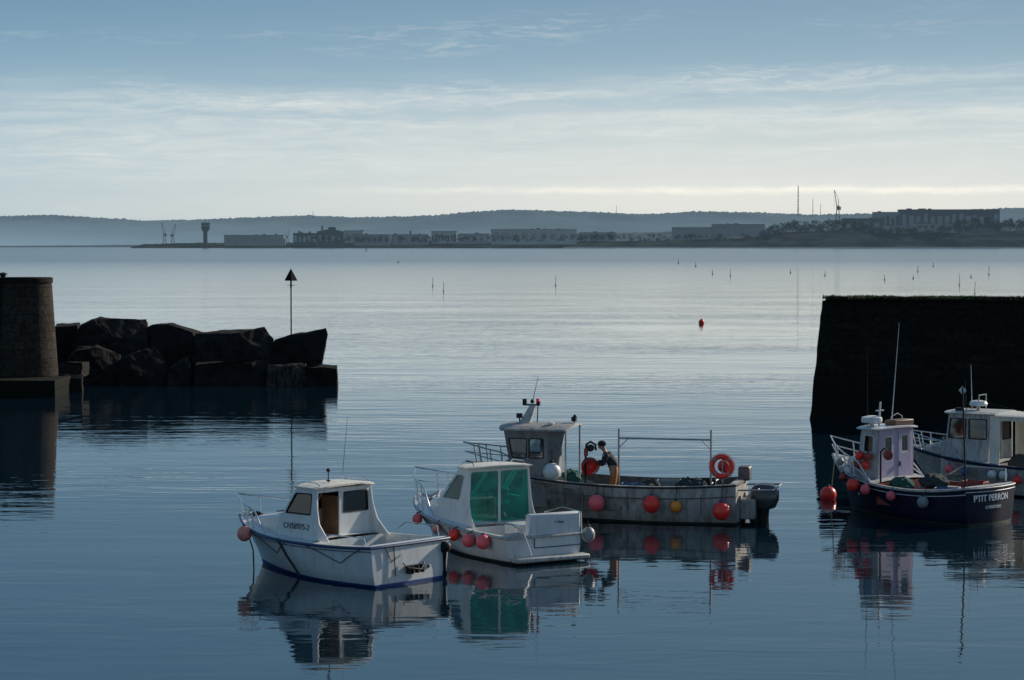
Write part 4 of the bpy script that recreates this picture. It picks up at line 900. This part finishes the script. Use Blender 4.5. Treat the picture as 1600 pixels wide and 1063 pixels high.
# ---- boat 3
def boat3():
    b=Boat('workboat','long weathered grey aluminium workboat with open deck and pipe gantry',(5.84,58.3),14,7.25,2.4,(1.03,.96,1.38),.28,.62,
      dict(hull=['alu','antifoul','alu'],rail='black',gunwale='alu',cockpit=['aludark','grey'],deck='grey',rr=.022),bow=2.6,tm=.5,rake=.1,gw=.07)
    e=b.e
    side=[(4.86,.3),(5.86,.3),(5.86,1.0),(5.90,1.5),(6.04,2.26),(4.86,2.26)]
    cabin(e,side,[[(5.44,1.56),(5.80,1.56),(5.90,2.04),(5.44,2.04)],[(5.0,1.56),(5.36,1.56),(5.36,2.04),(5.0,2.04)]],5.90,6.04,1.5,2.26,4.86,4.86,.86,.80,.3,'alumid',
       awin=[[(-.7,1.5),(-.15,1.5),(-.15,2.0),(-.68,2.0)]],adoor=[[(.0,.35),(.62,.35),(.60,2.05),(0,2.05)]],fmat='black',gm='glass')
    trunk(e,5.8,6.5,.86,.5,1.5,1.25,.9,1.0,'alumid')
    roofslab(e,4.30,6.22,.95,.86,2.26,2.24,.07,.09,'alu')
    for sg in (1,-1): MB().tube([(4.4,sg*.84,1.0),(4.4,sg*.84,2.27)],.025,8).build('roof_post','galv',e)
    MB().panel([(4.62,0),(4.86,0),(4.86,1.25),(4.42,1.25),(4.55,.6)],[],(0,.87,1.02),(1,0,0),(0,-.03,1),.02).build('side_screen','aludark',e,bevel=.004)
    x,_=b.solve(820,668,0)
    m=MB(); 
    def sec(x,z,a,w_): return [(x-a,-w_,z),(x+a,-w_,z),(x+a,w_,z),(x-a,w_,z)]
    m.add(sec(x+.02,2.33,.15,.13)+sec(x-.12,2.62,.11,.09)+sec(x-.22,2.86,.07,.07),[(0,1,5,4),(1,2,6,5),(2,3,7,6),(3,0,4,7),(4,5,9,8),(5,6,10,9),(6,7,11,10),(7,4,8,11),(8,9,10,11),(3,2,1,0)])
    ms=m.build('mast','alupale',e,bevel=.01)
    MB().box((x-.18,0,2.86),(.42,.06,.04)).box((x-.0,0,2.93),(.1,.09,.16)).box((x-.36,0,2.90),(.09,.09,.12)).ball((x-.2,0,2.95),.055,10,8).box((x+.12,.1,2.58),(.14,.1,.12)).tube([(x+.1,.1,2.35),(x+.12,.1,2.56)],.02,6).tube([(x-.34,.05,2.35),(x-.36,.02,2.88)],.015,6).build('mast_lights','black',ms)
    MB().box((x-.36,.06,2.99),(.07,.07,.08)).build('red_light','red',ms)
    xa,za=b.solve(829,632,0); xb,zb_=b.solve(841,588,0); whip(e,xa,0,2.7,xb,0,zb_,'black',.013)
    m=MB(); x3,z3=b.solve(897,665,0); m.tube([(x3,0,2.36),(x3,0,2.46)],.02,6); m.box((x3,0,2.51),(.12,.14,.11)); m.ball((x3-.02,.0,2.58),.05,10,6); m.build('deck_floodlight','black',e)
    m=MB(); m.tube([(x3+.5,.5,2.36),(x3+.5,.5,2.42)],.02,6); m.lathe([(.09,2.41),(.09,2.45),(.03,2.47)],(x3+.5,.5,0)); m.build('gps_dome','bwhite',e)
    bowrail(b,5.6,.48,'galv',.018,4,mid=True,lean=.1)
    xa,za=b.solve(967,670,.3); xb,zb_=b.solve(1111,672,.3)
    m=MB(); m.tube([(xa,.3,.3),(xa,.3,za)],.027,8); m.tube([(xb,.3,.3),(xb,.3,zb_)],.027,8); zz=za-.24
    m.tube([(xa,.3,zz),(xb,.3,zz)],.022,8); m.tube([(xa,.3,zz-.25),(xa-.25,.3,zz)],.012,6); m.tube([(xb,.3,zz-.25),(xb+.25,.3,zz)],.012,6); m.tube([(xb,.3,.95),(xb,-.9,.95)],.02,6)
    m.build('gantry','galv',e)
    for i in range(9):
        xx=.4+i*.5
        for s_ in (1,-1): MB().box((xx,s_*(b.half(xx)-.08),.62),(.05,.04,.62)).build('frame_rib','aludark',e)
    m=MB()
    for i in range(8):
        xx=.25+i*.62; m.box((xx,b.half(xx)*.985+.002,.55),(.02,.012,.62))
    m.build('hull_seams','aludark',e)
    MB().tube([(x_,b.half(x_)*.99+.01,b.sheer(x_)-.30) for x_ in [.05+.3*i for i in range(17)]],.016,6).build('hull_strake','aludark',e)
    xh,zh=b.solve(915,735,.85)
    m=MB(); m.tube([(xh,.85,.9),(xh,.85,1.75),(xh-.05,.95,1.95),(xh-.16,1.0,2.02),(xh-.28,1.0,1.95),(xh-.3,1.0,1.8)],.03,8); m.build('hauler_davit','black',e)
    m=MB(); m.lathe([(.02,-.05),(.09,-.04),(.05,0),(.09,.04),(.02,.05)],(xh-.16,1.0,1.86),20,Matrix.Rotation(PI/2,3,'X')); m.build('hauler_wheel','black',e)
    MB().box((xh-.02,.9,1.74),(.09,.1,.18)).build('hauler_motor','redpaint',e)
    m=MB(); m.box((-.22,0,.35),(.38,1.1,.5)); m.build('engine_pod','alu',e,bevel=.03)
    outboard(e,-.36,.15,-.10,1.5,'cowl',-4)
    outboard(e,-.34,-.6,-.06,1.35,'black',0)
    m=MB(); m.tube([(.0,.75,.85),(-.90,.75,.88),(-.90,-.75,.88),(0,-.75,.85)],.022,8); m.tube([(-.35,.75,.86),(-.1,.75,.35)],.016,6); m.tube([(-.35,-.75,.86),(-.1,-.75,.35)],.016,6); m.tube([(-.5,.75,.87),(-.5,-.75,.87)],.016,6)
    m.build('stern_guard','galv',e)
    MB().box((.12,0,.98),(.1,1.9,.12)).build('transom_beam','alu',e,bevel=.01)
    MB().box((-.02,-.4,1.18),(.3,.5,.36)).build('stern_locker','aludark',e,bevel=.05)
    xl,zl=b.solve(1128,729,.55)
    en=empty('life_ring',b.world(xl,.55,zl),PI-b.al,'orange life ring standing at stern of the grey workboat','life ring')
    MB().tube([(.25*math.cos(q*PI/14),.0,.25*math.sin(q*PI/14)) for q in range(28)],.065,10,closed=True).build('ring','red',en)
    for q in range(4):
        a=PI/4+q*PI/2; MB().tube([((.25)*math.cos(a+d),0,.25*math.sin(a+d)) for d in (-.09,0,.09)],.068,10).build('white_band','bgrey',en)
    MB().tube([(.33*math.cos(q*PI/10),.0,.33*math.sin(q*PI/10)) for q in range(20)],.008,5,closed=True).build('grab_line','ropepale',en)
    MB().tube([(0,-.1,-zl+.3),(0,-.06,.2)],.02,6).build('holder_post','galv',e).location=(xl,.55,zl)
    en=empty('stowed_buoy',b.world(xl-.02,.3,zl-.02),PI-b.al,'dark red buoy stowed inside the life ring at workboat stern','buoy')
    MB().ball((0,0,0),.17,16,10).build('ball','redpaint',en); MB().lathe([(.035,.16),(.03,.21)],n=8).build('collar','black',en)
    x5,_=b.solve(1080,752,.5); net(b,'dark heap of netting near the right gantry post of workboat',x5,.5,.88,.40,.3,.24,1)
    x6,_=b.solve(1010,752,.5); net(b,'low dark net pile on deck between the gantry posts',x6,.4,.74,.5,.35,.26,2)
    x7,_=b.solve(893,745,.6); net(b,'greenish net heap under the aft overhang of the workboat cabin',x7,.6,1.0,.26,.25,.28,4,'netgreen')
    for lb,px,y,z,mt in (('dark blue fish crate on workboat deck right of the fisherman',990,.55,.68,'bluebox'),('grey fish crate behind the net pile on the workboat',1045,-.3,.70,'bgrey'),('black fish crate near the life ring on the workboat',1100,-.2,.76,'black')):
        x,_=b.solve(px,750,y); crate(b,lb,x,y,z,mt)
    wander(b,2.2,.75,.98,.2,.13,3,8,'dark rope coil on the near side of the workboat deck','rope',.018)
    xw,zw=b.solve(863,737,1.0); en=empty('ball_fender',b.world(xw,1.05,zw),0,'large white ball hanging on workboat cabin side','fender')
    MB().ball((0,0,0),.23,24,14).build('ball','bwhite',en); MB().lathe([(.05,.21),(.05,.27),(.03,.29)],n=10).build('collar','black',en); MB().tube([(0,0,.28),(.0,.1,.55)],.012,6).build('line','rope',en)
    fender(b,932,786,.205,'pink','dusky pink ball fender, leftmost on the grey workboat side')
    fender(b,1018,788,.21,'red','large red ball fender in the middle of the grey workboat side')
    fender(b,1056,792,.145,'orange','small orange ball fender on the grey workboat side')
    fender(b,1127,799,.22,'red','large red ball fender nearest the stern of grey workboat')
    xk,zk=b.solve(921,727,.8); p=b.world(xk,.8,zk)
    en=empty('net_basket',p,0,'round orange mesh basket held by the fisherman at the gunwale','basket'); en.scale=(.88,.88,.88)
    m=MB(); rt=Matrix.Rotation(R(118),3,'X')@Matrix.Rotation(R(14),3,'Y')
    for rr,zz in ((.26,.12),(.25,.05),(.235,-.03),(.195,-.10),(.12,-.155)):
        m.tube([rt@Vector((rr*math.cos(q*PI/12),rr*math.sin(q*PI/12),zz)) for q in range(24)],.02 if zz>.1 else .012,6,closed=True)
    m.build('rim_hoops','redpaint',en); m=MB()
    for q in range(16):
        a=q*PI/8; m.tube([rt@Vector((r_*math.cos(a),r_*math.sin(a),z_)) for r_,z_ in ((.26,.12),(.235,-.03),(.12,-.155),(.02,-.165))],.011,5)
    m.build('mesh_ribs','redpaint',en); MB().lathe([(.24,.10),(.22,-.03),(.18,-.09),(.01,-.14)],n=24,rot=rt,cap=False).build('bowl','red',en,ang=60)
    return b
B3=boat3()
# ---- fisherman
def skin(name,V,E,root,mat,parent,sub=2):
    me=bpy.data.meshes.new(name); me.from_pydata([v[:3] for v in V],E,[]); o=bpy.data.objects.new('tmp',me); C.objects.link(o)
    md=o.modifiers.new('s','SKIN'); md.use_smooth_shade=True; md.branch_smoothing=.3
    for i,v in enumerate(V):
        sv=me.skin_vertices[0].data[i]; r=v[3]; sv.radius=r if isinstance(r,tuple) else (r,r); sv.use_root=(i==root)
    ss=o.modifiers.new('u','SUBSURF'); ss.levels=sub; ss.render_levels=sub
    bpy.context.view_layer.update(); dg=bpy.context.evaluated_depsgraph_get(); m2=bpy.data.meshes.new_from_object(o.evaluated_get(dg)); bpy.data.objects.remove(o)
    m2.name=name; m2.materials.clear(); m2.materials.append(M[mat])
    for p in m2.polygons: p.use_smooth=True
    ob=bpy.data.objects.new(name,m2); C.objects.link(ob); ob.parent=parent; return ob
def person():
    x,z=B3.solve(960,728,.5); p=B3.world(x,.5,.29)
    e=empty('person',p,PI-.12,'person in dark jacket and orange bib trousers leaning to hold the basket','person')
    V=[(0,0,.93,.12),(.05,0,1.12,.12),(.15,0,1.30,.14),(.235,0,1.44,.055),(.275,0,1.50,.05),(.32,0,1.58,.095),(.32,0,1.66,.085)]
    E=[(0,1),(1,2),(2,3),(3,4),(4,5),(5,6)]
    def add(v,par): V.append(v); E.append((par,len(V)-1)); return len(V)-1
    add((.425,0,1.55,.018),5)
    EL={1:(.28,.25,1.12),-1:(.33,-.24,1.15)}
    for s in (1,-1):
        a=add((.18,s*.17,1.37,.06),2); b_=add(EL[s]+(.043,),a); c_=add((.48,s*.14,1.18,.028),b_); d=add((.54,s*.12,1.20,(.036,.02)),c_)
        for k in range(4):
            yy=s*(.12)+(.03-.02*k); f1=add((.60,yy,1.215-.004*k,.010),d); ln=(.035,.042,.038,.03)[k]; f2=add((.60+ln,yy,1.20,.009),f1); add((.605+ln,yy,1.17,.008),f2)
        t=add((.55,s*.12-s*.04,1.185,.011),d); add((.585,s*.12-s*.055,1.177,.009),t)
        h=add((0,s*.10,.88,.09),0); kn=add((.05,s*.13,.50,.06),h); an=add((0,s*.14,.09,.042),kn); add((.15,s*.15,.04,.04),an)
    skin('body',V,E,0,'skin',e)
    V2=[(.02,0,1.0,.14),(.06,0,1.13,.145),(.15,0,1.30,.16),(.22,0,1.405,.09)];E2=[(0,1),(1,2),(2,3)]
    for s in (1,-1):
        V2.append((.18,s*.18,1.37,.075)); a=len(V2)-1; E2.append((2,a)); V2.append(EL[s]+(.058,)); E2.append((a,a+1)); V2.append((.45,s*.155,1.17,.045)); E2.append((a+1,a+2))
    skin('jacket',V2,E2,0,'jacket',e)
    V3=[(0,0,.93,.145),(.03,0,1.02,.150),(.05,0,1.07,.148)];E3=[(0,1),(1,2)]
    for s in (1,-1):
        V3.append((0,s*.09,.86,.10)); a=len(V3)-1; E3.append((0,a)); V3.append((.05,s*.12,.5,.08)); E3.append((a,a+1)); V3.append((0,s*.14,.22,.075)); E3.append((a+1,a+2))
    t=skin('bib_trousers',V3,E3,0,'oilskin',e)
    for s in (1,-1): MB().tube([(.21,s*.08,1.10),(.31,s*.09,1.28),(.27,s*.10,1.44),(.12,s*.09,1.43),(-.03,s*.06,1.26),(-.09,s*.04,1.06)],.012,6).build('brace','oilskin',t)
    for s in (1,-1): skin('boot',[(0,s*.14,.34,.062),(0,s*.14,.08,.058),(.16,s*.15,.045,.045)],[(0,1),(1,2)],0,'black',e,1)
    m=MB(); m.ball((.318,0,1.645),.105,20,12,(1.05,.95,.8)); m.box((.42,0,1.62),(.09,.13,.015),Matrix.Rotation(.2,3,'Y')); m.build('cap','cap',e,bevel=.004)
    for s in (1,-1): MB().ball((.40,s*.035,1.585),.011,8,6).build('eye','black',e); MB().ball((.315,s*.094,1.575),.025,8,6,(.7,.35,1.1)).build('ear','skin',e)
person()
# ---- boat 4
def boat4():
    b=Boat('fishing_boat','navy hulled fishing boat with lilac wheelhouse moored before the dark pier',(12.02,57.7),47,5.05,2.45,(.97,.86,1.45),.35,.56,
      dict(hull=['navy','antifoul','navy'],rail='grime_shade',gunwale='grime_shade',cockpit=['redpaint','grey'],deck='grime_shade',rr=.022),bow=2.5,tm=.45,rake=.12,gw=.08,st=.86,bulge=.18)
    e=b.e
    side=[(2.95,.5),(3.6,.5),(3.6,1.55),(3.53,2.22),(2.95,2.22)]
    cabin(e,side,[[(3.13,1.64),(3.45,1.64),(3.41,2.06),(3.13,2.06)]],3.6,3.53,1.55,2.22,2.95,2.95,.76,.72,.5,'grime_shade',
       awin=[[(.18,1.62),(.48,1.62),(.48,2.02),(.18,2.02)],[(-.50,1.62),(-.22,1.62),(-.22,2.04),(-.50,2.04)]],amat='lilac',fmat='white',gm='glass')
    dr=MB().panel(rpoly([(-.62,.55),(-.08,.55),(-.08,2.14),(-.62,2.14)],.04),[rpoly([(-.53,1.59),(-.19,1.59),(-.19,2.07),(-.53,2.07)],.04)],(2.935,0,0),(0,1,0),(0,0,1),.012).build('door','lilac',e,bevel=.004)
    MB().box((2.92,-.13,1.3),(.03,.03,.12)).build('door_handle','black',dr)
    trunk(e,3.45,4.2,.74,.45,1.55,1.42,.9,1.15,'grime_shade')
    roofslab(e,2.81,3.71,.84,.78,2.22,2.22,.05,.04,'white')
    MB().box((3.05,-.25,2.38),(.35,.8,.14)).build('roof_locker','brown',e,bevel=.03)
    m=MB(); m.lathe([(.06,2.28),(.06,2.36),(.26,2.38),(.28,2.44),(.26,2.52),(.1,2.56)],(3.4,.45,0),24); m.build('radar_dome','bwhite',e)
    MB().tube([(3.25,.35,2.26),(3.2,.35,2.92)],.025,8).box((3.22,.35,2.70),(.05,.3,.03)).build('light_mast','bwhite',e)
    MB().tube([(3.15,-.05,2.28),(3.15,-.05,2.52),(3.15,-.3,2.60),(3.15,-.5,2.52),(3.15,-.5,2.30)],.014,6).build('roof_rail','steel',e)
    x,z=b.solve(1393,650,-.2); x2,z2=b.solve(1405,505,-.2); whip(e,x,-.2,2.28,x2,-.2,z2,'bwhite',.015)
    x,z=b.solve(1356,642,.5); x2,z2=b.solve(1355,545,.5); whip(e,x,.5,2.28,x2,.5,z2,'black',.010)
    bowrail(b,2.9,.46,'white',.018,4,mid=True,lean=.10)
    x,z=b.solve(1510,765,.15); x2,z2=b.solve(1504,604,.15)
    m=MB(); m.tube([(x,.15,.4),((x+x2)/2,.15,(z2+.4)/2),(x2,.15,z2)],.022,8); mm=m.build('stern_mast','black',e)
    zc=z2-.1; m=MB(); s_=.12
    for a in (0,PI/2):
        m.add([(x2+math.cos(a)*s_,.15+math.sin(a)*s_,zc),(x2,.15,zc+s_),(x2-math.cos(a)*s_,.15-math.sin(a)*s_,zc),(x2,.15,zc-s_)],[(0,1,2,3)])
    m.build('radar_reflector','bwhite',mm,smooth=False,fix=False)
    yh=b.pt(6,0)[1]
    text('PTIT PERRON',.225,e,(-.014,.14,.68),(0,-1,0),(0,0,1),'letter_white','boat_name',bold=.005,bulge=(.18,yh),ext=.006)
    text('CHERBOURG',.105,e,(-.016,.12,.45),(0,-1,0),(0,0,1),'letter_white','port_name',bold=.001,bulge=(.18,yh),ext=.006)
    MB().tube([(-.18*(1-f*f)-.004,yh*f,.85) for f in [-1+i/8 for i in range(17)]],.012,6).build('transom_trim','white',e)
    stripe(b,5,.006,0,.012,'white')
    MB().box((1.6,-.1,.60),(.9,.9,.4)).build('engine_box','grey',e,bevel=.03)
    MB().tube([(.2,-.95,1.0),(.2,-.95,1.3),(1.6,-1.06,1.27),(2.2,-1.06,.95)],.02,6).build('side_rail','steel',e)
    MB().tube([(2.65,1.03,.9),(2.65,1.03,1.7),(2.5,1.07,1.8),(2.35,1.05,1.7)],.026,8).build('hauler_davit','black',e)
    MB().lathe([(.02,-.04),(.13,-.03),(.08,0),(.13,.03),(.02,.04)],(2.4,1.05,1.63),16,Matrix.Rotation(PI/2,3,'X')).build('pot_hauler','redpaint',e)
    for i,(px,py,r,mt,lb) in enumerate([(1343,712,.12,'red','upper left red float of the cluster at navy boat wheelhouse'),(1356,713,.11,'redpaint','upper right dark red float of the cluster at navy boat wheelhouse'),(1338,726,.12,'redpaint','lower left dark red float of the cluster at navy boat wheelhouse'),(1352,727,.12,'red','lower right red float of the cluster at navy boat wheelhouse'),(1326,735,.11,'bwhite','white float beside the red cluster on navy boat bow'),(1313,722,.10,'bgrey','grey float on foredeck of the navy boat')]):
        x,z=b.solve(px,py,.86); en=empty('net_float',b.world(x,.86,z),0,lb,'float','floats heaped at the navy boat wheelhouse')
        MB().ball((0,0,0),r,16,10).build('ball',mt,en); MB().lathe([(r*.25,r*.9),(r*.2,r*1.2)],n=8).build('collar','black',en)
    wander(b,.5,.5,.75,.28,.2,4,12,'pale rope coil at the stern of the navy boat','ropepale',.018)
    crate(b,'red fish crate at the stern of the navy boat',.75,-.4,.62,'redpaint',.2,.36)
    crate(b,'blue fish crate in the well of the navy boat',1.0,.45,.55,'bluebox',.5,.3)
    net(b,'dark net heap on the engine box of the navy boat',1.65,.1,.92,.38,.34,.2,15)
    net(b,'green net heap by the wheelhouse door of the navy boat',2.4,.5,.75,.3,.3,.3,16,'netgreen')
    fender(b,1317,746,.11,'redpaint','dark red ball fender nearest bow of the navy boat')
    fender(b,1333,758,.165,'red','large red ball fender on bow quarter of the navy boat')
    fender(b,1352,765,.13,'pink','pink ball fender just behind the large red one on navy boat')
    fender(b,1392,775,.12,'pink','small pink ball fender mid side of the navy boat')
    fender(b,1442,785,.145,'bgrey','grey ball fender towards stern of the navy boat')
    m=MB(); a=b.world(4.95,.05,1.35); c_=wat(1296,778); m.tube([a,a.lerp(c_,.5)+Vector((0,0,-.15)),c_],.014,6)
    tag(m.build('mooring_rope','ropepale'),'rope from navy boat bow down to the orange-red buoy','rope')
    return b
B4=boat4()
# ---- boat 5
def boat5():
    b=Boat('fishing_boat','white fishing boat with blue stripe at right edge behind the navy boat',(16.75,63.0),35,6.5,2.3,(.92,.88,1.25),.35,.50,
      dict(hull=['grime_shade','navy','bluestripe'],rail='navy',gunwale='bluestripe',cockpit=['grime_shade','grey'],deck='grime_shade',rr=.03),bow=2.4,tm=.45,rake=.12,gw=.09)  # white boat in shade: the shade is painted by this darker white
    e=b.e
    side=[(3.55,.5),(5.0,.5),(5.0,1.4),(4.86,1.5),(4.78,2.24),(3.55,2.24)]
    cabin(e,side,[[(4.26,1.56),(4.78,1.56),(4.72,2.10),(4.26,2.10)],[(3.64,1.56),(4.16,1.56),(4.16,2.10),(3.64,2.10)]],4.86,4.78,1.5,2.24,3.55,3.55,.86,.82,.5,'grime_shade',
       awin=[[(-.7,1.5),(-.1,1.5),(-.1,2.05),(-.68,2.05)]],adoor=[[(.0,.55),(.6,.55),(.6,2.1),(0,2.1)]],gm='glass',fw=3)
    trunk(e,4.75,5.7,.84,.45,1.48,1.25,.9,1.05,'grime_shade')
    roofslab(e,3.4,5.0,.92,.88,2.24,2.24,.05,.03,'grime_shade')
    for sg in (1,-1):
        o=(0,sg*.95,.8); pl=rpoly([(2.40,.05),(3.2,.05),(3.2,1.3),(2.40,1.3)],.05)
        panel_part('shelter_side',e,[(2.2,0),(3.5,0),(3.5,1.42),(2.2,1.42)],[pl],o,(1,0,0),(0,-sg*.03,1),.03*sg,'cream')
    for y in (-.9,-.3,.3,.9): MB().tube([(2.22,y,.8),(2.22,y,2.22)],.03,6).build('shelter_post','cream',e)
    roofslab(e,2.05,3.45,1.0,.95,2.21,2.21,.04,.05,'cream','shelter_roof')
    m=MB(); m.lathe([(.05,2.3),(.05,2.42),(.24,2.44),(.26,2.5),(.22,2.57),(.05,2.6)],(4.2,.1,0),24); m.build('radar_dome','bwhite',e)
    MB().tube([(4.1,-.2,2.28),(4.1,-.2,2.75),(4.1,.3,2.75),(4.1,.3,2.28)],.018,6).build('roof_rail','galv',e)
    x,_=b.solve(1519,630,0); x2,z2=b.solve(1517,570,0); whip(e,x,0,2.3,x2,0,z2,'bwhite',.012)
    x,_=b.solve(1510,630,.3); x2,z2=b.solve(1508,592,.3); whip(e,x,.3,2.3,x2,.3,z2,'black',.01)
    m=MB(); m.tube([(4.2,.1,2.6),(5.9,0,1.35)],.006,4); m.tube([(4.2,.1,2.6),(2.2,.8,2.3)],.006,4); m.build('rigging','black',e)
    MB().box((4.6,.5,2.34),(.2,.16,.1)).build('deck_floodlight','black',e,bevel=.01)
    MB().box((4.6,-.5,2.34),(.2,.16,.1)).build('deck_floodlight','black',e,bevel=.01)
    bowrail(b,4.3,.42,'steel',.016,4,mid=True)
    net(b,'dark net heap in the shelter of the rear white boat',2.8,.3,.75,.4,.4,.4,19)
    net(b,'green net bundle on foredeck of the rear white boat',5.3,-.1,1.3,.26,.26,.16,23,'netgreen')
    wander(b,5.85,.1,1.14,.2,.16,3,22,'pale rope coil on foredeck of the rear white boat','ropepale')
    fender(b,1483,733,.13,'pink','pink ball fender nearest the bow of the rear white boat')
    fender(b,1507,738,.11,'bluebox','dark blue ball fender on side of the rear white boat')
    fender(b,1550,742,.13,'bwhite','left white ball fender of a pair on the rear white boat')
    fender(b,1568,743,.13,'bwhite','right white ball fender of a pair on the rear white boat')
    fender(b,1589,750,.12,'red','red ball fender at frame edge on the rear white boat')
    return b
B5=boat5()
